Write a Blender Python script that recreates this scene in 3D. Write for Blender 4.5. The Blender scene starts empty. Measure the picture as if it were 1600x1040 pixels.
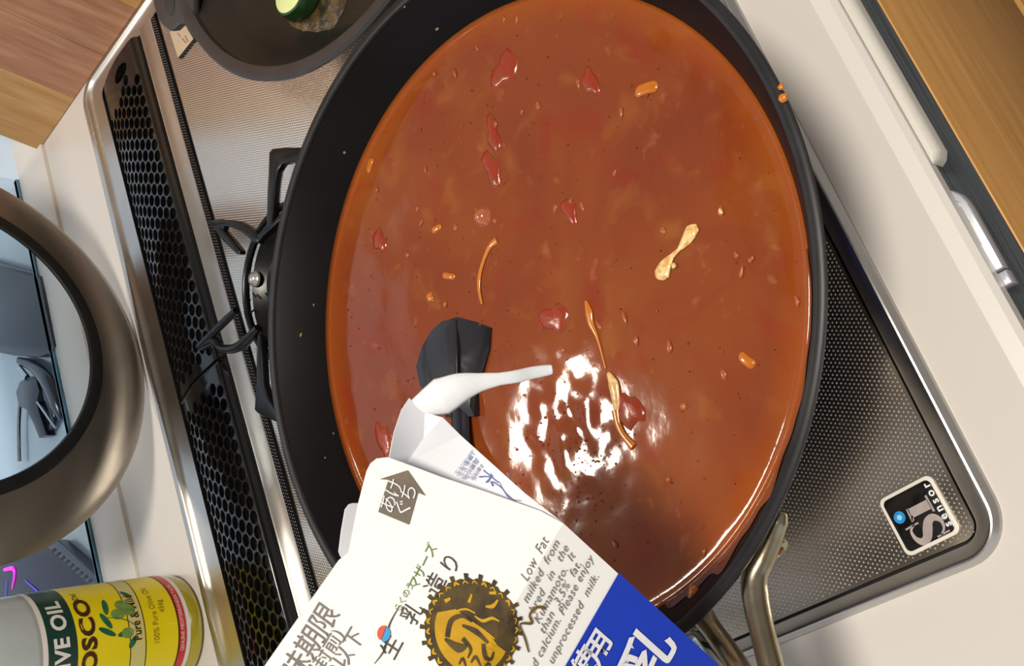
import bpy, bmesh, math, random
import numpy as np
from mathutils import Vector, Matrix
random.seed(7)
C = bpy.context.scene.collection
PI = math.pi
# ------------------------------------------------------------------ camera
F = 1740.77
CAM = Vector((-.164104, -.254690, .391864))
RX = Vector((-.33076028, -.65026226, -.68392735))
RD = Vector((-.87459826, .4834582, -.03668849))
FW = Vector((.35450743, .58602658, -.72862702))
cd = bpy.data.cameras.new('camera'); cam = bpy.data.objects.new('camera', cd); C.objects.link(cam)
cd.sensor_width = 36; cd.lens = F/1600*36; cd.clip_start = .01; cd.clip_end = 50
M = Matrix((RX, -RD, -FW)).transposed().to_4x4(); M.translation = CAM
cam.matrix_world = M
bpy.context.scene.camera = cam
vs = bpy.context.scene.view_settings
bpy.context.scene.display_settings.display_device = 'sRGB'
vs.view_transform = 'Standard'; vs.look = 'None'; vs.gamma = 1; vs.use_curve_mapping = False
vs.exposure = 0.12
# ------------------------------------------------------------------ world and lamps
w = bpy.data.worlds.new('world'); bpy.context.scene.world = w; w.use_nodes = True
bg = w.node_tree.nodes['Background']; bg.inputs[0].default_value = (.66, .69, .75, 1); bg.inputs[1].default_value = .90

def area(name, loc, rot, size, power, col, shape='DISK'):
    l = bpy.data.lights.new(name, 'AREA'); l.shape = shape; l.size = size; l.energy = power; l.color = col
    o = bpy.data.objects.new(name, l); o.location = loc; o.rotation_euler = rot; C.objects.link(o); return o
area('kitchen_ceiling_lamp', (-.15, -.50, 1.50), (0, 0, 0), .34, 21, (1, .93, .82))
area('counter_ceiling_lamp', (.42, 1.08, 1.50), (0, 0, 0), .22, 6, (1, .90, .76))


# ------------------------------------------------------------------ helpers
def ray(px, py): return RX*((px-800)/F) + RD*((py-520)/F) + FW
def at(px, py, z):
    d = ray(px, py); return CAM + d*((z-CAM.z)/d.z)
def aty(px, py, y):
    d = ray(px, py); return CAM + d*((y-CAM.y)/d.y)
def lin(c):
    return tuple((v/12.92 if v <= .04045 else ((v+.055)/1.055)**2.4) for v in [x/255 for x in c])
def mat(name, col, rough=.5, metal=0, noise=None, bump=None, coat=0, trans=0, ior=1.45, sss=0, emit=None, aniso=0, alpha=1, spec=.5, rnoise=None):
    """noise=(scale, strength, colour2, stretch) ; bump=(scale, strength, distance, stretch)"""
    m = bpy.data.materials.new(name); m.use_nodes = True
    nt = m.node_tree; N = nt.nodes; L = nt.links; b = N['Principled BSDF']
    b.inputs['Base Color'].default_value = (*lin(col), 1)
    b.inputs['Roughness'].default_value = rough; b.inputs['Metallic'].default_value = metal
    b.inputs['Coat Weight'].default_value = coat; b.inputs['Coat Roughness'].default_value = .04
    b.inputs['Transmission Weight'].default_value = trans; b.inputs['IOR'].default_value = ior
    b.inputs['Anisotropic'].default_value = aniso; b.inputs['Alpha'].default_value = alpha
    b.inputs['Specular IOR Level'].default_value = spec
    if sss:
        b.inputs['Subsurface Weight'].default_value = sss; b.inputs['Subsurface Scale'].default_value = .004
        b.inputs['Subsurface Radius'].default_value = (1, .5, .25)
    if emit:
        b.inputs['Emission Color'].default_value = (*lin(emit[0]), 1); b.inputs['Emission Strength'].default_value = emit[1]
    if noise or bump or rnoise:
        tc = N.new('ShaderNodeTexCoord')
        def nz(scale, st, det=4):
            mp = N.new('ShaderNodeMapping'); mp.inputs['Scale'].default_value = st
            L.new(tc.outputs['Object'], mp.inputs[0])
            n = N.new('ShaderNodeTexNoise'); n.inputs['Scale'].default_value = scale; n.inputs['Detail'].default_value = det
            L.new(mp.outputs[0], n.inputs['Vector']); return n
        if noise:
            n = nz(noise[0], noise[3] if len(noise) > 3 else (1, 1, 1))
            r = N.new('ShaderNodeValToRGB'); r.color_ramp.elements[0].position = .5-noise[1]; r.color_ramp.elements[1].position = .5+noise[1]
            r.color_ramp.elements[0].color = (*lin(col), 1); r.color_ramp.elements[1].color = (*lin(noise[2]), 1)
            L.new(n.outputs['Fac'], r.inputs[0]); L.new(r.outputs[0], b.inputs['Base Color'])
        if bump:
            n = nz(bump[0], bump[3] if len(bump) > 3 else (1, 1, 1))
            bu = N.new('ShaderNodeBump'); bu.inputs['Strength'].default_value = bump[1]; bu.inputs['Distance'].default_value = bump[2]
            L.new(n.outputs['Fac'], bu.inputs['Height']); L.new(bu.outputs[0], b.inputs['Normal'])
        if rnoise:
            n = nz(rnoise[0], rnoise[3])
            mr = N.new('ShaderNodeMapRange'); mr.inputs['To Min'].default_value = rnoise[1]; mr.inputs['To Max'].default_value = rnoise[2]
            L.new(n.outputs['Fac'], mr.inputs[0]); L.new(mr.outputs[0], b.inputs['Roughness'])
    return m
def me_from(name, v, f, smooth=False):
    me = bpy.data.meshes.new(name); me.from_pydata([tuple(p) for p in v], [], f); me.update()
    if smooth: me.polygons.foreach_set('use_smooth', [True]*len(me.polygons))
    return me
def link(name, me, m, parent=None, kind=None):
    o = bpy.data.objects.new(name, me); C.objects.link(o)
    if m is not None:
        if me.materials: me.materials[0] = m
        else: me.materials.append(m)
    if parent is not None: o.parent = parent
    if kind: o['kind'] = kind
    return o
def tag(o, label, cat, group=None, kind=None):
    o['label'] = label; o['category'] = cat
    if group: o['group'] = group
    if kind: o['kind'] = kind
    return o
def empty(name, loc=(0, 0, 0)):
    """top-level root of a thing; parts are modelled in world space and re-expressed relative to it by settle()"""
    o = bpy.data.objects.new(name, None); C.objects.link(o); o['_loc'] = list(loc); o.empty_display_size = .02
    roots.append(o); return o
roots = []
def settle():
    for o in roots:
        l = Vector(o['_loc']); o.location = l
        for c in o.children: c.location = c.location - l
        del o['_loc']
def bm_mesh(name, fn, smooth=False, bevel=0, seg=2):
    bm = bmesh.new(); fn(bm)
    if bevel: bmesh.ops.bevel(bm, geom=[e for e in bm.edges if len(e.link_faces) == 2 and e.calc_face_angle(0) > .6], offset=bevel, segments=seg, affect='EDGES', profile=.5)
    bmesh.ops.recalc_face_normals(bm, faces=bm.faces)
    me = bpy.data.meshes.new(name); bm.to_mesh(me); bm.free()
    if smooth: me.polygons.foreach_set('use_smooth', [True]*len(me.polygons))
    return me
def autosmooth(me, ang=.6):
    me.polygons.foreach_set('use_smooth', [True]*len(me.polygons)); me.set_sharp_from_angle(angle=ang)
    return me
def boxm(name, a, b, bevel=0):
    def fn(bm):
        r = bmesh.ops.create_cube(bm, size=1)
        for v in r['verts']:
            v.co = Vector([(a[i]+b[i])/2 + v.co[i]*(b[i]-a[i]) for i in range(3)])
    return autosmooth(bm_mesh(name, fn, bevel=bevel))
def prism(name, pts, z0, z1, bevel=0):
    """pts: list of (x,y) -> extruded between z0 and z1"""
    def fn(bm):
        vs_ = [bm.verts.new((p[0], p[1], z1)) for p in pts]
        f = bm.faces.new(vs_)
        r = bmesh.ops.extrude_face_region(bm, geom=[f])
        for g in r['geom']:
            if isinstance(g, bmesh.types.BMVert): g.co.z = z0
    return autosmooth(bm_mesh(name, fn, bevel=bevel))
def revolve(name, prof, n=96, center=(0, 0, 0), a0=0, a1=2*PI, axis='Z'):
    v = []; f = []; k = len(prof); closed = abs(a1-a0-2*PI) < 1e-6
    cols = n if closed else n+1
    for i in range(cols):
        a = a0+(a1-a0)*i/n
        for r, z in prof:
            if axis == 'Z': v.append((center[0]+r*math.cos(a), center[1]+r*math.sin(a), center[2]+z))
            else: v.append((center[0]+r*math.cos(a), center[1]-z, center[2]+r*math.sin(a)))
    for i in range(n):
        j = (i+1) % cols
        for t in range(k-1):
            f.append((i*k+t, j*k+t, j*k+t+1, i*k+t+1))
    me = me_from(name, v, f); bm = bmesh.new(); bm.from_mesh(me)
    bmesh.ops.remove_doubles(bm, verts=bm.verts, dist=1e-6); bmesh.ops.recalc_face_normals(bm, faces=bm.faces); bm.to_mesh(me); bm.free()
    return autosmooth(me, .7)
def smooth_path(pts, n=6):
    P = [Vector(p) for p in pts]; out = []
    for i in range(len(P)-1):
        p0 = P[max(i-1, 0)]; p1 = P[i]; p2 = P[i+1]; p3 = P[min(i+2, len(P)-1)]
        for k in range(n):
            t = k/n
            out.append(.5*((2*p1)+(p2-p0)*t+(2*p0-5*p1+4*p2-p3)*t*t+(-p0+3*p1-3*p2+p3)*t**3))
    out.append(P[-1]); return out
def tube(name, pts, rad, seg=12, flat=1.0, smoothn=6, up=None):
    """rad: number or list per control point; flat squashes along the second axis"""
    P = smooth_path(pts, smoothn) if smoothn else [Vector(p) for p in pts]
    if isinstance(rad, (int, float)): R = [rad]*len(P)
    else: R = list(np.interp(np.linspace(0, len(rad)-1, len(P)), range(len(rad)), rad))
    v = []; f = []; ref = Vector(up) if up else Vector((0, 0, 1))
    for i, p in enumerate(P):
        t = (P[min(i+1, len(P)-1)]-P[max(i-1, 0)]).normalized()
        s = t.cross(ref)
        if s.length < 1e-4: s = t.cross(Vector((0, 1, 0)))
        s.normalize(); u = s.cross(t).normalized()
        for k in range(seg):
            a = 2*PI*k/seg; v.append(p+s*math.cos(a)*R[i]+u*math.sin(a)*R[i]*flat)
    for i in range(len(P)-1):
        for k in range(seg):
            f.append((i*seg+k, i*seg+(k+1) % seg, (i+1)*seg+(k+1) % seg, (i+1)*seg+k))
    n = len(v); v.append(P[0]); v.append(P[-1])
    for k in range(seg):
        f.append((n, (k+1) % seg, k)); b = (len(P)-1)*seg; f.append((n+1, b+k, b+(k+1) % seg))
    return autosmooth(me_from(name, v, f), .9)
def curve2d(name, loops, extrude=0, cuts=(), bevel=0):
    """filled outline with holes -> mesh in xy, thickness +-extrude"""
    cu = bpy.data.curves.new(name, 'CURVE'); cu.dimensions = '2D'; cu.fill_mode = 'BOTH'; cu.extrude = extrude
    for lp in loops:
        s = cu.splines.new('POLY'); s.points.add(len(lp)-1)
        for i, p in enumerate(lp): s.points[i].co = (p[0], p[1], 0, 1)
        s.use_cyclic_u = True
    o = bpy.data.objects.new(name, cu); C.objects.link(o)
    dg = bpy.context.evaluated_depsgraph_get()
    me = bpy.data.meshes.new_from_object(o.evaluated_get(dg)); bpy.data.objects.remove(o); bpy.data.curves.remove(cu)
    me.name = name
    bm = bmesh.new(); bm.from_mesh(me); bmesh.ops.remove_doubles(bm, verts=bm.verts, dist=1e-7)
    for co, no in cuts:
        bmesh.ops.bisect_plane(bm, geom=bm.verts[:]+bm.edges[:]+bm.faces[:], plane_co=co, plane_no=no)
    bmesh.ops.recalc_face_normals(bm, faces=bm.faces); bm.to_mesh(me); bm.free(); return me
def rrect(x0, y0, x1, y1, r, n=8):
    out = []
    for cx, cy, a in ((x1-r, y1-r, 0), (x0+r, y1-r, PI/2), (x0+r, y0+r, PI), (x1-r, y0+r, 1.5*PI)):
        for i in range(n+1): out.append((cx+r*math.cos(a+PI/2*i/n), cy+r*math.sin(a+PI/2*i/n)))
    return out
def sweep_rect(name, x0, y0, x1, y1, r, prof, n=10):
    """closed rounded-rectangle sweep; prof = (inset, z)"""
    v = []; f = []; k = len(prof); rows = []
    for d, z in prof:
        rr = max(r-d, .002); L_ = rrect(x0+d, y0+d, x1-d, y1-d, rr, n); rows.append([(p[0], p[1], z) for p in L_])
    m = len(rows[0])
    for i in range(m):
        for t in range(k): v.append(rows[t][i])
    for i in range(m):
        j = (i+1) % m
        for t in range(k-1): f.append((i*k+t, j*k+t, j*k+t+1, i*k+t+1))
    return autosmooth(me_from(name, v, f), .5)
def text_mesh(body, size, fn, extrude=0, align='CENTER', space=1.0, xs=1.0, offset=0, shear=0):
    cu = bpy.data.curves.new('lettering', 'FONT'); cu.body = body; cu.size = size; cu.align_x = align; cu.align_y = 'CENTER'
    cu.space_character = space; cu.offset = offset; cu.shear = shear; cu.resolution_u = 3
    o = bpy.data.objects.new('lettering', cu); C.objects.link(o)
    dg = bpy.context.evaluated_depsgraph_get()
    me = bpy.data.meshes.new_from_object(o.evaluated_get(dg)); bpy.data.objects.remove(o); bpy.data.curves.remove(cu)
    for v in me.vertices: v.co = fn(v.co.x*xs, v.co.y)
    me.name = 'lettering'; return me
def flatpoly(name, pts, fn, sub=0):
    """triangulated flat print outline given in local 2D, mapped by fn"""
    me = curve2d(name, [pts])
    if sub:
        bm = bmesh.new(); bm.from_mesh(me); bmesh.ops.triangulate(bm, faces=bm.faces)
        for _ in range(sub): bmesh.ops.subdivide_edges(bm, edges=bm.edges, cuts=1, use_grid_fill=True)
        bm.to_mesh(me); bm.free()
    for v in me.vertices: v.co = fn(v.co.x, v.co.y)
    return me
def stroke(pts, wid, n=6):
    """2D stroke outline polygon; wid list"""
    P = smooth_path([(p[0], p[1], 0) for p in pts], n)
    W = np.interp(np.linspace(0, len(wid)-1, len(P)), range(len(wid)), wid)
    a = []; b = []
    for i, p in enumerate(P):
        t = (P[min(i+1, len(P)-1)]-P[max(i-1, 0)]).normalized(); s = Vector((-t.y, t.x, 0))
        a.append(p+s*W[i]/2); b.append(p-s*W[i]/2)
    return a, b
def stroke_mesh(name, strokes, fn):
    v = []; f = []
    for pts, wid in strokes:
        a, b = stroke(pts, wid); n0 = len(v)
        for p, q in zip(a, b): v.append(fn(p.x, p.y)); v.append(fn(q.x, q.y))
        for i in range(len(a)-1): f.append((n0+2*i, n0+2*i+1, n0+2*i+3, n0+2*i+2))
    return me_from(name, v, f)
def pxpoly(pts, z): return [(p.x, p.y) for p in (at(a, b, z) for a, b in pts)]

# ------------------------------------------------------------------ materials
m_white = mat('white_solid_surface', (218, 212, 205), .28, noise=(3, .25, (210, 204, 198)), coat=.15)
m_white2 = mat('white_trim', (226, 221, 214), .35, noise=(4, .2, (219, 214, 208)))
m_steel = mat('stainless_frame', (206, 203, 198), .30, 1, noise=(9, .2, (190, 187, 183)), rnoise=(60, .22, .38, (1, .3, 1)))
m_plate = mat('stainless_plate', (208, 202, 194), .20, 1, noise=(6, .2, (200, 195, 187)))
m_dot = mat('stainless_dimples', (214, 210, 203), .30, 1, noise=(60, .2, (206, 202, 195)))
m_black = mat('black_enamel', (12, 12, 13), .26, 0, noise=(70, .2, (18, 18, 19)), spec=.4)
m_vent = mat('black_glossy_enamel', (13, 14, 15), .12, 0, noise=(40, .2, (20, 21, 22)), spec=.7)
m_gasket = mat('black_rubber', (14, 14, 15), .45, noise=(90, .2, (24, 24, 24)))
m_pan = mat('black_nonstick', (13, 10, 11), .42, 0, noise=(45, .2, (18, 15, 16)), bump=(1400, .06, .0004), spec=.16)
m_rim = mat('grey_pan_rim', (34, 34, 37), .42, 0, noise=(80, .2, (26, 26, 29)), spec=.4)
m_handle = mat('worn_handle_steel', (168, 160, 142), .30, 1, noise=(70, .18, (146, 136, 112)), bump=(260, .15, .0006))
m_chrome = mat('polished_steel', (205, 212, 218), .12, 1, noise=(30, .2, (190, 198, 206)))
m_carton = mat('waxed_carton_board', (250, 250, 247), .38, noise=(16, .2, (246, 246, 243)), coat=.1)
m_cartin = mat('carton_side_board', (224, 226, 232), .42, noise=(16, .2, (217, 219, 226)))
m_blue = mat('blue_print', (22, 60, 190), .38, noise=(20, .2, (18, 54, 178)), coat=.1)
m_milk = mat('milk', (226, 228, 232), .30, sss=.3, noise=(60, .2, (230, 233, 236)))
m_ink = mat('dark_brown_ink', (70, 62, 56), .6, noise=(300, .2, (84, 76, 70)))
m_inkg = mat('grey_ink', (120, 114, 108), .6, noise=(300, .2, (134, 128, 122)))
m_green = mat('green_ink', (96, 128, 60), .6, noise=(300, .2, (112, 140, 78)))
m_bluei = mat('pale_blue_ink', (104, 112, 168), .6, noise=(300, .2, (120, 128, 178)))
m_gold = mat('gold_ink', (206, 160, 18), .5, noise=(200, .2, (190, 146, 20)))
m_seal = mat('dark_seal_ink', (58, 46, 34), .5, noise=(260, .15, (92, 74, 34)))
m_wprint = mat('white_print', (236, 236, 238), .5, noise=(100, .2, (228, 228, 232)))

def wood(name, c1, c2, stretch, scale=10, rough=.5):
    m = mat(name, c1, rough, noise=(scale, .22, c2, stretch), bump=(scale*4, .2, .0006, stretch), coat=.08); return m
m_wood_red = wood('reddish_brown_wood', (160, 108, 78), (190, 142, 108), (6, 18, 1.2), 9)
m_wood_tan = wood('golden_brown_wood', (178, 122, 62), (196, 148, 92), (6, 18, 1.2), 9)
m_wood_yel = wood('yellow_wood', (200, 160, 106), (178, 130, 74), (6, 18, 1.2), 9)
m_drawer = wood('honey_oak_veneer', (232, 176, 106), (206, 150, 82), (1.0, 14, 14), 9, .42)
m_slate = wood('charcoal_wood_grain', (108, 124, 134), (62, 76, 86), (1.4, 30, 30), 12, .5)

# soup: colour drifts between brown orange and red, with fine relief
def soup_material():
    m = bpy.data.materials.new('soup'); m.use_nodes = True; nt = m.node_tree; N = nt.nodes; L = nt.links; b = N['Principled BSDF']
    tc = N.new('ShaderNodeTexCoord')
    def nz(sc, det=3, dist=0):
        n = N.new('ShaderNodeTexNoise'); n.inputs['Scale'].default_value = sc; n.inputs['Detail'].default_value = det
        n.inputs['Distortion'].default_value = dist; L.new(tc.outputs['Object'], n.inputs['Vector']); return n
    n1 = nz(13, 3, .6)
    r = N.new('ShaderNodeValToRGB'); e = r.color_ramp.elements
    e[0].position = .28; e[0].color = (*lin((143, 76, 32)), 1); e[1].position = .72; e[1].color = (*lin((121, 54, 28)), 1)
    k = e.new(.5); k.color = (*lin((132, 62, 28)), 1)
    L.new(n1.outputs[0], r.inputs[0])
    col = r.outputs[0]
    def layer(noise_node, lo, hi, colour, amt, col):
        rr = N.new('ShaderNodeMapRange'); rr.inputs['From Min'].default_value = lo; rr.inputs['From Max'].default_value = hi; rr.inputs['To Max'].default_value = amt
        L.new(noise_node, rr.inputs['Value'])
        mx = N.new('ShaderNodeMix'); mx.data_type = 'RGBA'; mx.inputs['B'].default_value = (*lin(colour), 1)
        L.new(rr.outputs[0], mx.inputs['Factor']); L.new(col, mx.inputs['A']); return mx.outputs['Result']
    col = layer(nz(34, 3, .8).outputs[0], .55, .75, (136, 38, 24), .65, col)
    col = layer(nz(55, 3, .5).outputs[0], .58, .78, (160, 100, 44), .45, col)
    col = layer(nz(150, 2, .2).outputs[0], .66, .76, (170, 104, 66), .35, col)
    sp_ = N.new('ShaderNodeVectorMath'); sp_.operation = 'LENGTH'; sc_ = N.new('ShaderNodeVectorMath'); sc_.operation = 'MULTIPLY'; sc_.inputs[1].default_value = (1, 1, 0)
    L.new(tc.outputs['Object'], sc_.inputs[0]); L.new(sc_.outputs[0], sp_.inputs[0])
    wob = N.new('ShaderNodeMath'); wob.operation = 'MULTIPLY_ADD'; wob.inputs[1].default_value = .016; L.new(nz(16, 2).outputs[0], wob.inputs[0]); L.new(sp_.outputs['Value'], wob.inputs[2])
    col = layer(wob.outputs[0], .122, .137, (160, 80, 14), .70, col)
    L.new(col, b.inputs['Base Color'])
    b.inputs['Roughness'].default_value = .07; b.inputs['Specular IOR Level'].default_value = .5
    b.inputs['Subsurface Weight'].default_value = .25; b.inputs['Subsurface Scale'].default_value = .004
    n3 = nz(26, 2); n4 = nz(330, 2)
    ad = N.new('ShaderNodeMath'); ad.operation = 'MULTIPLY_ADD'; ad.inputs[1].default_value = .035
    L.new(n4.outputs[0], ad.inputs[0]); L.new(n3.outputs[0], ad.inputs[2])
    bu = N.new('ShaderNodeBump'); bu.inputs['Strength'].default_value = 1; bu.inputs['Distance'].default_value = .00055
    L.new(ad.outputs[0], bu.inputs['Height']); L.new(bu.outputs[0], b.inputs['Normal'])
    return m
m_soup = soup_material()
m_residue = mat('soup_film', (74, 36, 22), .12, noise=(50, .18, (40, 22, 18)), bump=(90, .4, .001), coat=.5)
m_carrot = mat('carrot', (186, 108, 26), .2, noise=(200, .2, (190, 100, 24)), coat=.6)
m_tomato = mat('tomato', (150, 46, 32), .2, noise=(220, .12, (136, 62, 32)), coat=.2, bump=(300, .3, .0006))
m_onion = mat('onion', (164, 92, 56), .2, noise=(200, .2, (150, 78, 44)))
m_cream = mat('cream_curd', (232, 206, 150), .25, noise=(500, .12, (214, 160, 80)), coat=.4, bump=(700, .3, .0004))
m_egg = mat('yellow_strand', (190, 116, 30), .2, noise=(300, .2, (196, 112, 34)), coat=.6)
m_pepper = mat('pepper', (50, 22, 14), .5, noise=(500, .2, (34, 16, 12)))
m_bubble = mat('bubble_film', (176, 96, 54), .04, noise=(100, .2, (168, 90, 50)), coat=1, spec=.8)
m_nylon = mat('dark_blue_nylon', (30, 32, 40), .22, noise=(80, .2, (30, 26, 28)), bump=(160, .2, .0006), coat=.3)
m_glass = mat('clear_glass', (240, 248, 252), .0, trans=1, ior=1.04, noise=(5, .2, (236, 246, 252)))
m_aqua = mat('aqua_glass_edge', (70, 120, 150), .1, noise=(20, .2, (96, 150, 176)), coat=.5)

# ------------------------------------------------------------------ room shell
X0, X1, Y0, Y1 = -.151, .4136, -.1124, .3765      # hob outline
def stru(o, kind='structure'): o['kind'] = kind; return o
m_ceil = mat('ceiling_boards', (238, 232, 222), .8, noise=(2, .2, (232, 226, 215)))
stru(link('ceiling', boxm('ceiling', (-2.6, -2.2, 1.56), (2.6, 1.5, 1.66)), m_ceil))
m_floor = mat('floor_boards', (120, 92, 64), .5, noise=(8, .2, (104, 78, 54), (1, 12, 1)))
fl = stru(link('floor', boxm('floor', (-2.6, -2.2, -.90), (2.6, 4.2, -.855)), m_floor))
m_wall = mat('wall_paint', (206, 204, 200), .8, noise=(2, .2, (198, 197, 194)))
stru(link('wall_behind_cook', boxm('wall', (-2.6, -2.3, -.855), (2.6, -2.2, 1.56)), m_wall))

# countertop with the hob cut-out
ct = empty('countertop', (-.3, .15, -.03)); tag(ct, 'white solid-surface kitchen worktop around the gas hob', 'countertop')
outer = [(-.75, -.138), (1.1, -.138), (1.1, .4455), (-.75, .4455)]
hole = rrect(X0+.004, Y0+.004, X1-.004, Y1-.004, .014)
me = curve2d('slab', [outer, hole], .015)
for v in me.vertices: v.co.z -= .0152
link('slab', me, m_white, ct)
def lipfn(bm):
    prof = [(-.138, -.0002), (-.1440, -.0012), (-.1462, -.0035), (-.1462, -.0095), (-.138, -.0110)]
    a = [bm.verts.new((-.75, y, z)) for y, z in prof]; b = [bm.verts.new((1.1, y, z)) for y, z in prof]
    n = len(prof)
    for i in range(n): bm.faces.new((a[i], a[(i+1) % n], b[(i+1) % n], b[i]))
    bm.faces.new(a); bm.faces.new(b[::-1])
link('front_edge', bm_mesh('front_edge', lipfn), m_white2, ct)
link('back_ledge', boxm('back_ledge', (-.75, .4470, -.030), (1.1, .4935, .0022), .0008), m_white2, ct)

# base cabinet front: dark strip, oak drawer fronts, gap
cb = empty('base_cabinet', (.1, .1, -.855)); tag(cb, 'base cabinet under the worktop with charcoal strip above honey oak drawer', 'cabinet')
link('carcass', boxm('carcass', (-.75, -.120, -.855), (1.1, .48, -.0655)), mat('dark_carcass', (28, 26, 25), .6, noise=(20, .2, (36, 34, 32))), cb)
link('control_strip', boxm('control_strip', (-.75, -.1428, -.0690), (1.1, -.1385, -.0112)), m_slate, cb)
link('drawer_front', boxm('drawer_front', (-.75, -.1434, -.375), (1.1, -.1386, -.0700), .0005), m_drawer, cb)
link('drawer_front', boxm('drawer_front', (-.75, -.1405, -.72), (1.1, -.1205, -.42), .0012), m_drawer, cb)

# glass guard and shelf beyond it
gg = empty('glass_splash_guard', (.2, .4965, 0)); tag(gg, 'clear upright glass splash guard with aqua edge behind the worktop', 'glass panel')
link('pane', boxm('pane', (-.70, .4945, .004), (.412, .4985, .16)), m_glass, gg)
link('bottom_edge', boxm('bottom_edge', (-.70, .4940, .000), (.412, .4990, .004)), m_aqua, gg)
sh = link('serving_shelf', boxm('serving_shelf', (-.9, .50, -.04), (1.6, 1.3, -.012), .002), mat('pale_blue_shelf', (206, 222, 238), .35, noise=(3, .2, (198, 215, 232))))
tag(sh, 'pale bluish white serving shelf seen through the glass at the left', 'shelf')

# ------------------------------------------------------------------ unseen dark block above, added to darken reflections in steel and soup
blk = empty('added_dark_block', (.5, .2, 1.25)); tag(blk, 'unseen dark block added above the right half of the hob to darken reflections', 'reflection blocker')
m_dark_block = mat('dark_block_matte', (30, 27, 25), .6, 0, noise=(6, .2, (38, 34, 31)))
link('block_plate', boxm('block_plate', (.215, -.10, 1.25), (.85, .435, 1.31), .004), m_dark_block, blk)
link('block_stem', boxm('block_stem', (.40, .02, 1.31), (.68, .30, 1.56)), m_dark_block, blk)

# ------------------------------------------------------------------ gas hob
hob = empty('gas_hob', (.13, .13, 0)); tag(hob, 'built-in stainless gas hob with dimpled top and black vent along its back', 'gas hob')
prof = [(0.0, -.003), (0.0, .0004), (.0014, .0016), (.0030, .0024), (.0044, .0034), (.0056, .0036), (.0066, .0030), (.0078, .0018), (.0100, .0014), (.0165, .0010), (.0170, .0010)]
v = []; 
def frame_mesh():
    # back rail is wider than the others: sweep with per-side insets
    rows = []
    for d, z in prof:
        L_ = rrect(X0+d*.44, Y0+d*.57, X1-d*1.2, Y1-d*1.73, max(.018-d*.6, .0075), 10)
        rows.append([(p[0], p[1], z) for p in L_])
    if True:
        vv = []; ff = []; k = len(rows); m = len(rows[0])
        for i in range(m):
            for t in range(k): vv.append(rows[t][i])
        for i in range(m):
            j = (i+1) % m
            for t in range(k-1): ff.append((i*k+t, j*k+t, j*k+t+1, i*k+t+1))
        return autosmooth(me_from('frame', vv, ff), .6)
link('frame', frame_mesh(), m_steel, hob)
PX0, PX1, PY0, PY1 = X0+.0075, X1-.0204, Y0+.0097, .2600
link('groove', sweep_rect('groove', PX0-.0002, PY0-.0002, PX1+.0004, PY1+.006, .007, [(0, .0011), (.0002, -.0018), (.0013, -.0018), (.0014, .0001)]), m_gasket, hob)
pl = curve2d('top_plate', [rrect(PX0+.0013, PY0+.0013, PX1-.0008, PY1, .006)], .0008)
for vv in pl.vertices: vv.co.z -= .0008
link('top_plate', pl, m_plate, hob)
# embossed dimples of the plate
def dimples():
    px = .00176; rows = int((PY1-PY0)/(px*.866)); cols = int((PX1-PX0)/px)
    xs, ys = [], []
    for j in range(rows+1):
        for i in range(cols+1):
            x = PX0+.003+i*px+(j % 2)*px/2; y = PY0+.003+j*px*.866
            if x > PX1-.003 or y > PY1-.003: continue
            if math.hypot(x, y) < .098: continue
            if math.hypot(x-.2926, y-.0165) < .085: continue
            if math.hypot(x-.125, y-.181) < .042: continue
            if -.1385 < x < -.1165 and -.0965 < y < -.0725: continue
            xs.append(x); ys.append(y)
    n = len(xs); P = np.stack([xs, ys, np.zeros(n)], 1)
    k = 5; base = [(0, 0, .00030)]+[(.00022*math.cos(2*PI*t/k), .00022*math.sin(2*PI*t/k), .00023) for t in range(k)]+[(.00042*math.cos(2*PI*t/k), .00042*math.sin(2*PI*t/k), .00002) for t in range(k)]
    fb = [(0, 1+t, 1+(t+1) % k) for t in range(k)]+[(1+t, 1+k+t, 1+k+(t+1) % k, 1+(t+1) % k) for t in range(k)]
    base = np.array(base); V = (P[:, None, :]+base[None]).reshape(-1, 3)
    Fs = []
    nb = len(base)
    for i in range(n):
        o = i*nb
        for f in fb: Fs.append(tuple(a+o for a in f))
    me = bpy.data.meshes.new('dimples'); me.from_pydata(V.tolist(), [], Fs); me.polygons.foreach_set('use_smooth', [True]*len(me.polygons)); me.update(); return me
link('dimples', dimples(), m_dot, hob, kind='stuff')
# reflection of the dimples drawn as a dark beaded strip + silver divider rail
link('reflection_strip', boxm('reflection_strip', (PX0+.0012, .2598, -.0022), (PX1-.001, .2657, .0012)), mat('matt_black_reflection', (9, 9, 10), .7, noise=(90, .2, (14, 14, 15)), spec=.15), hob)
def beads():
    V = []; Fc = []; x = PX0+.001; r = .00040; i = 0
    while x < PX1-.001:
        for j, y in enumerate((.2610, .2627, .2644)):
            xx = x+(j % 2)*.0009; n0 = len(V)
            V += [(xx, y, .0016), (xx+r, y, .00115), (xx, y+r, .00115), (xx-r, y, .00115), (xx, y-r, .00115)]
            Fc += [(n0, n0+1, n0+2), (n0, n0+2, n0+3), (n0, n0+3, n0+4), (n0, n0+4, n0+1)]
        x += .0022
    return me_from('reflection_beads', V, Fc, True)
link('reflection_beads', beads(), m_steel, hob, kind='stuff')
def railfn(bm):
    pr = [(.2657, -.004), (.2657, .0010), (.2664, .0018), (.2760, .0026), (.2774, .0034), (.2788, .0036), (.2800, .0030), (.2822, .0012), (.2826, -.012), (.2790, -.012)]
    a = [bm.verts.new((PX0-.001, y, z)) for y, z in pr]; b = [bm.verts.new((PX1+.001, y, z)) for y, z in pr]
    n = len(pr)
    for i in range(n): bm.faces.new((a[i], a[(i+1) % n], b[(i+1) % n], b[i]))
    bm.faces.new(a); bm.faces.new(b[::-1])
link('divider_rail', autosmooth(bm_mesh('divider_rail', railfn), .5), m_steel, hob)
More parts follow.
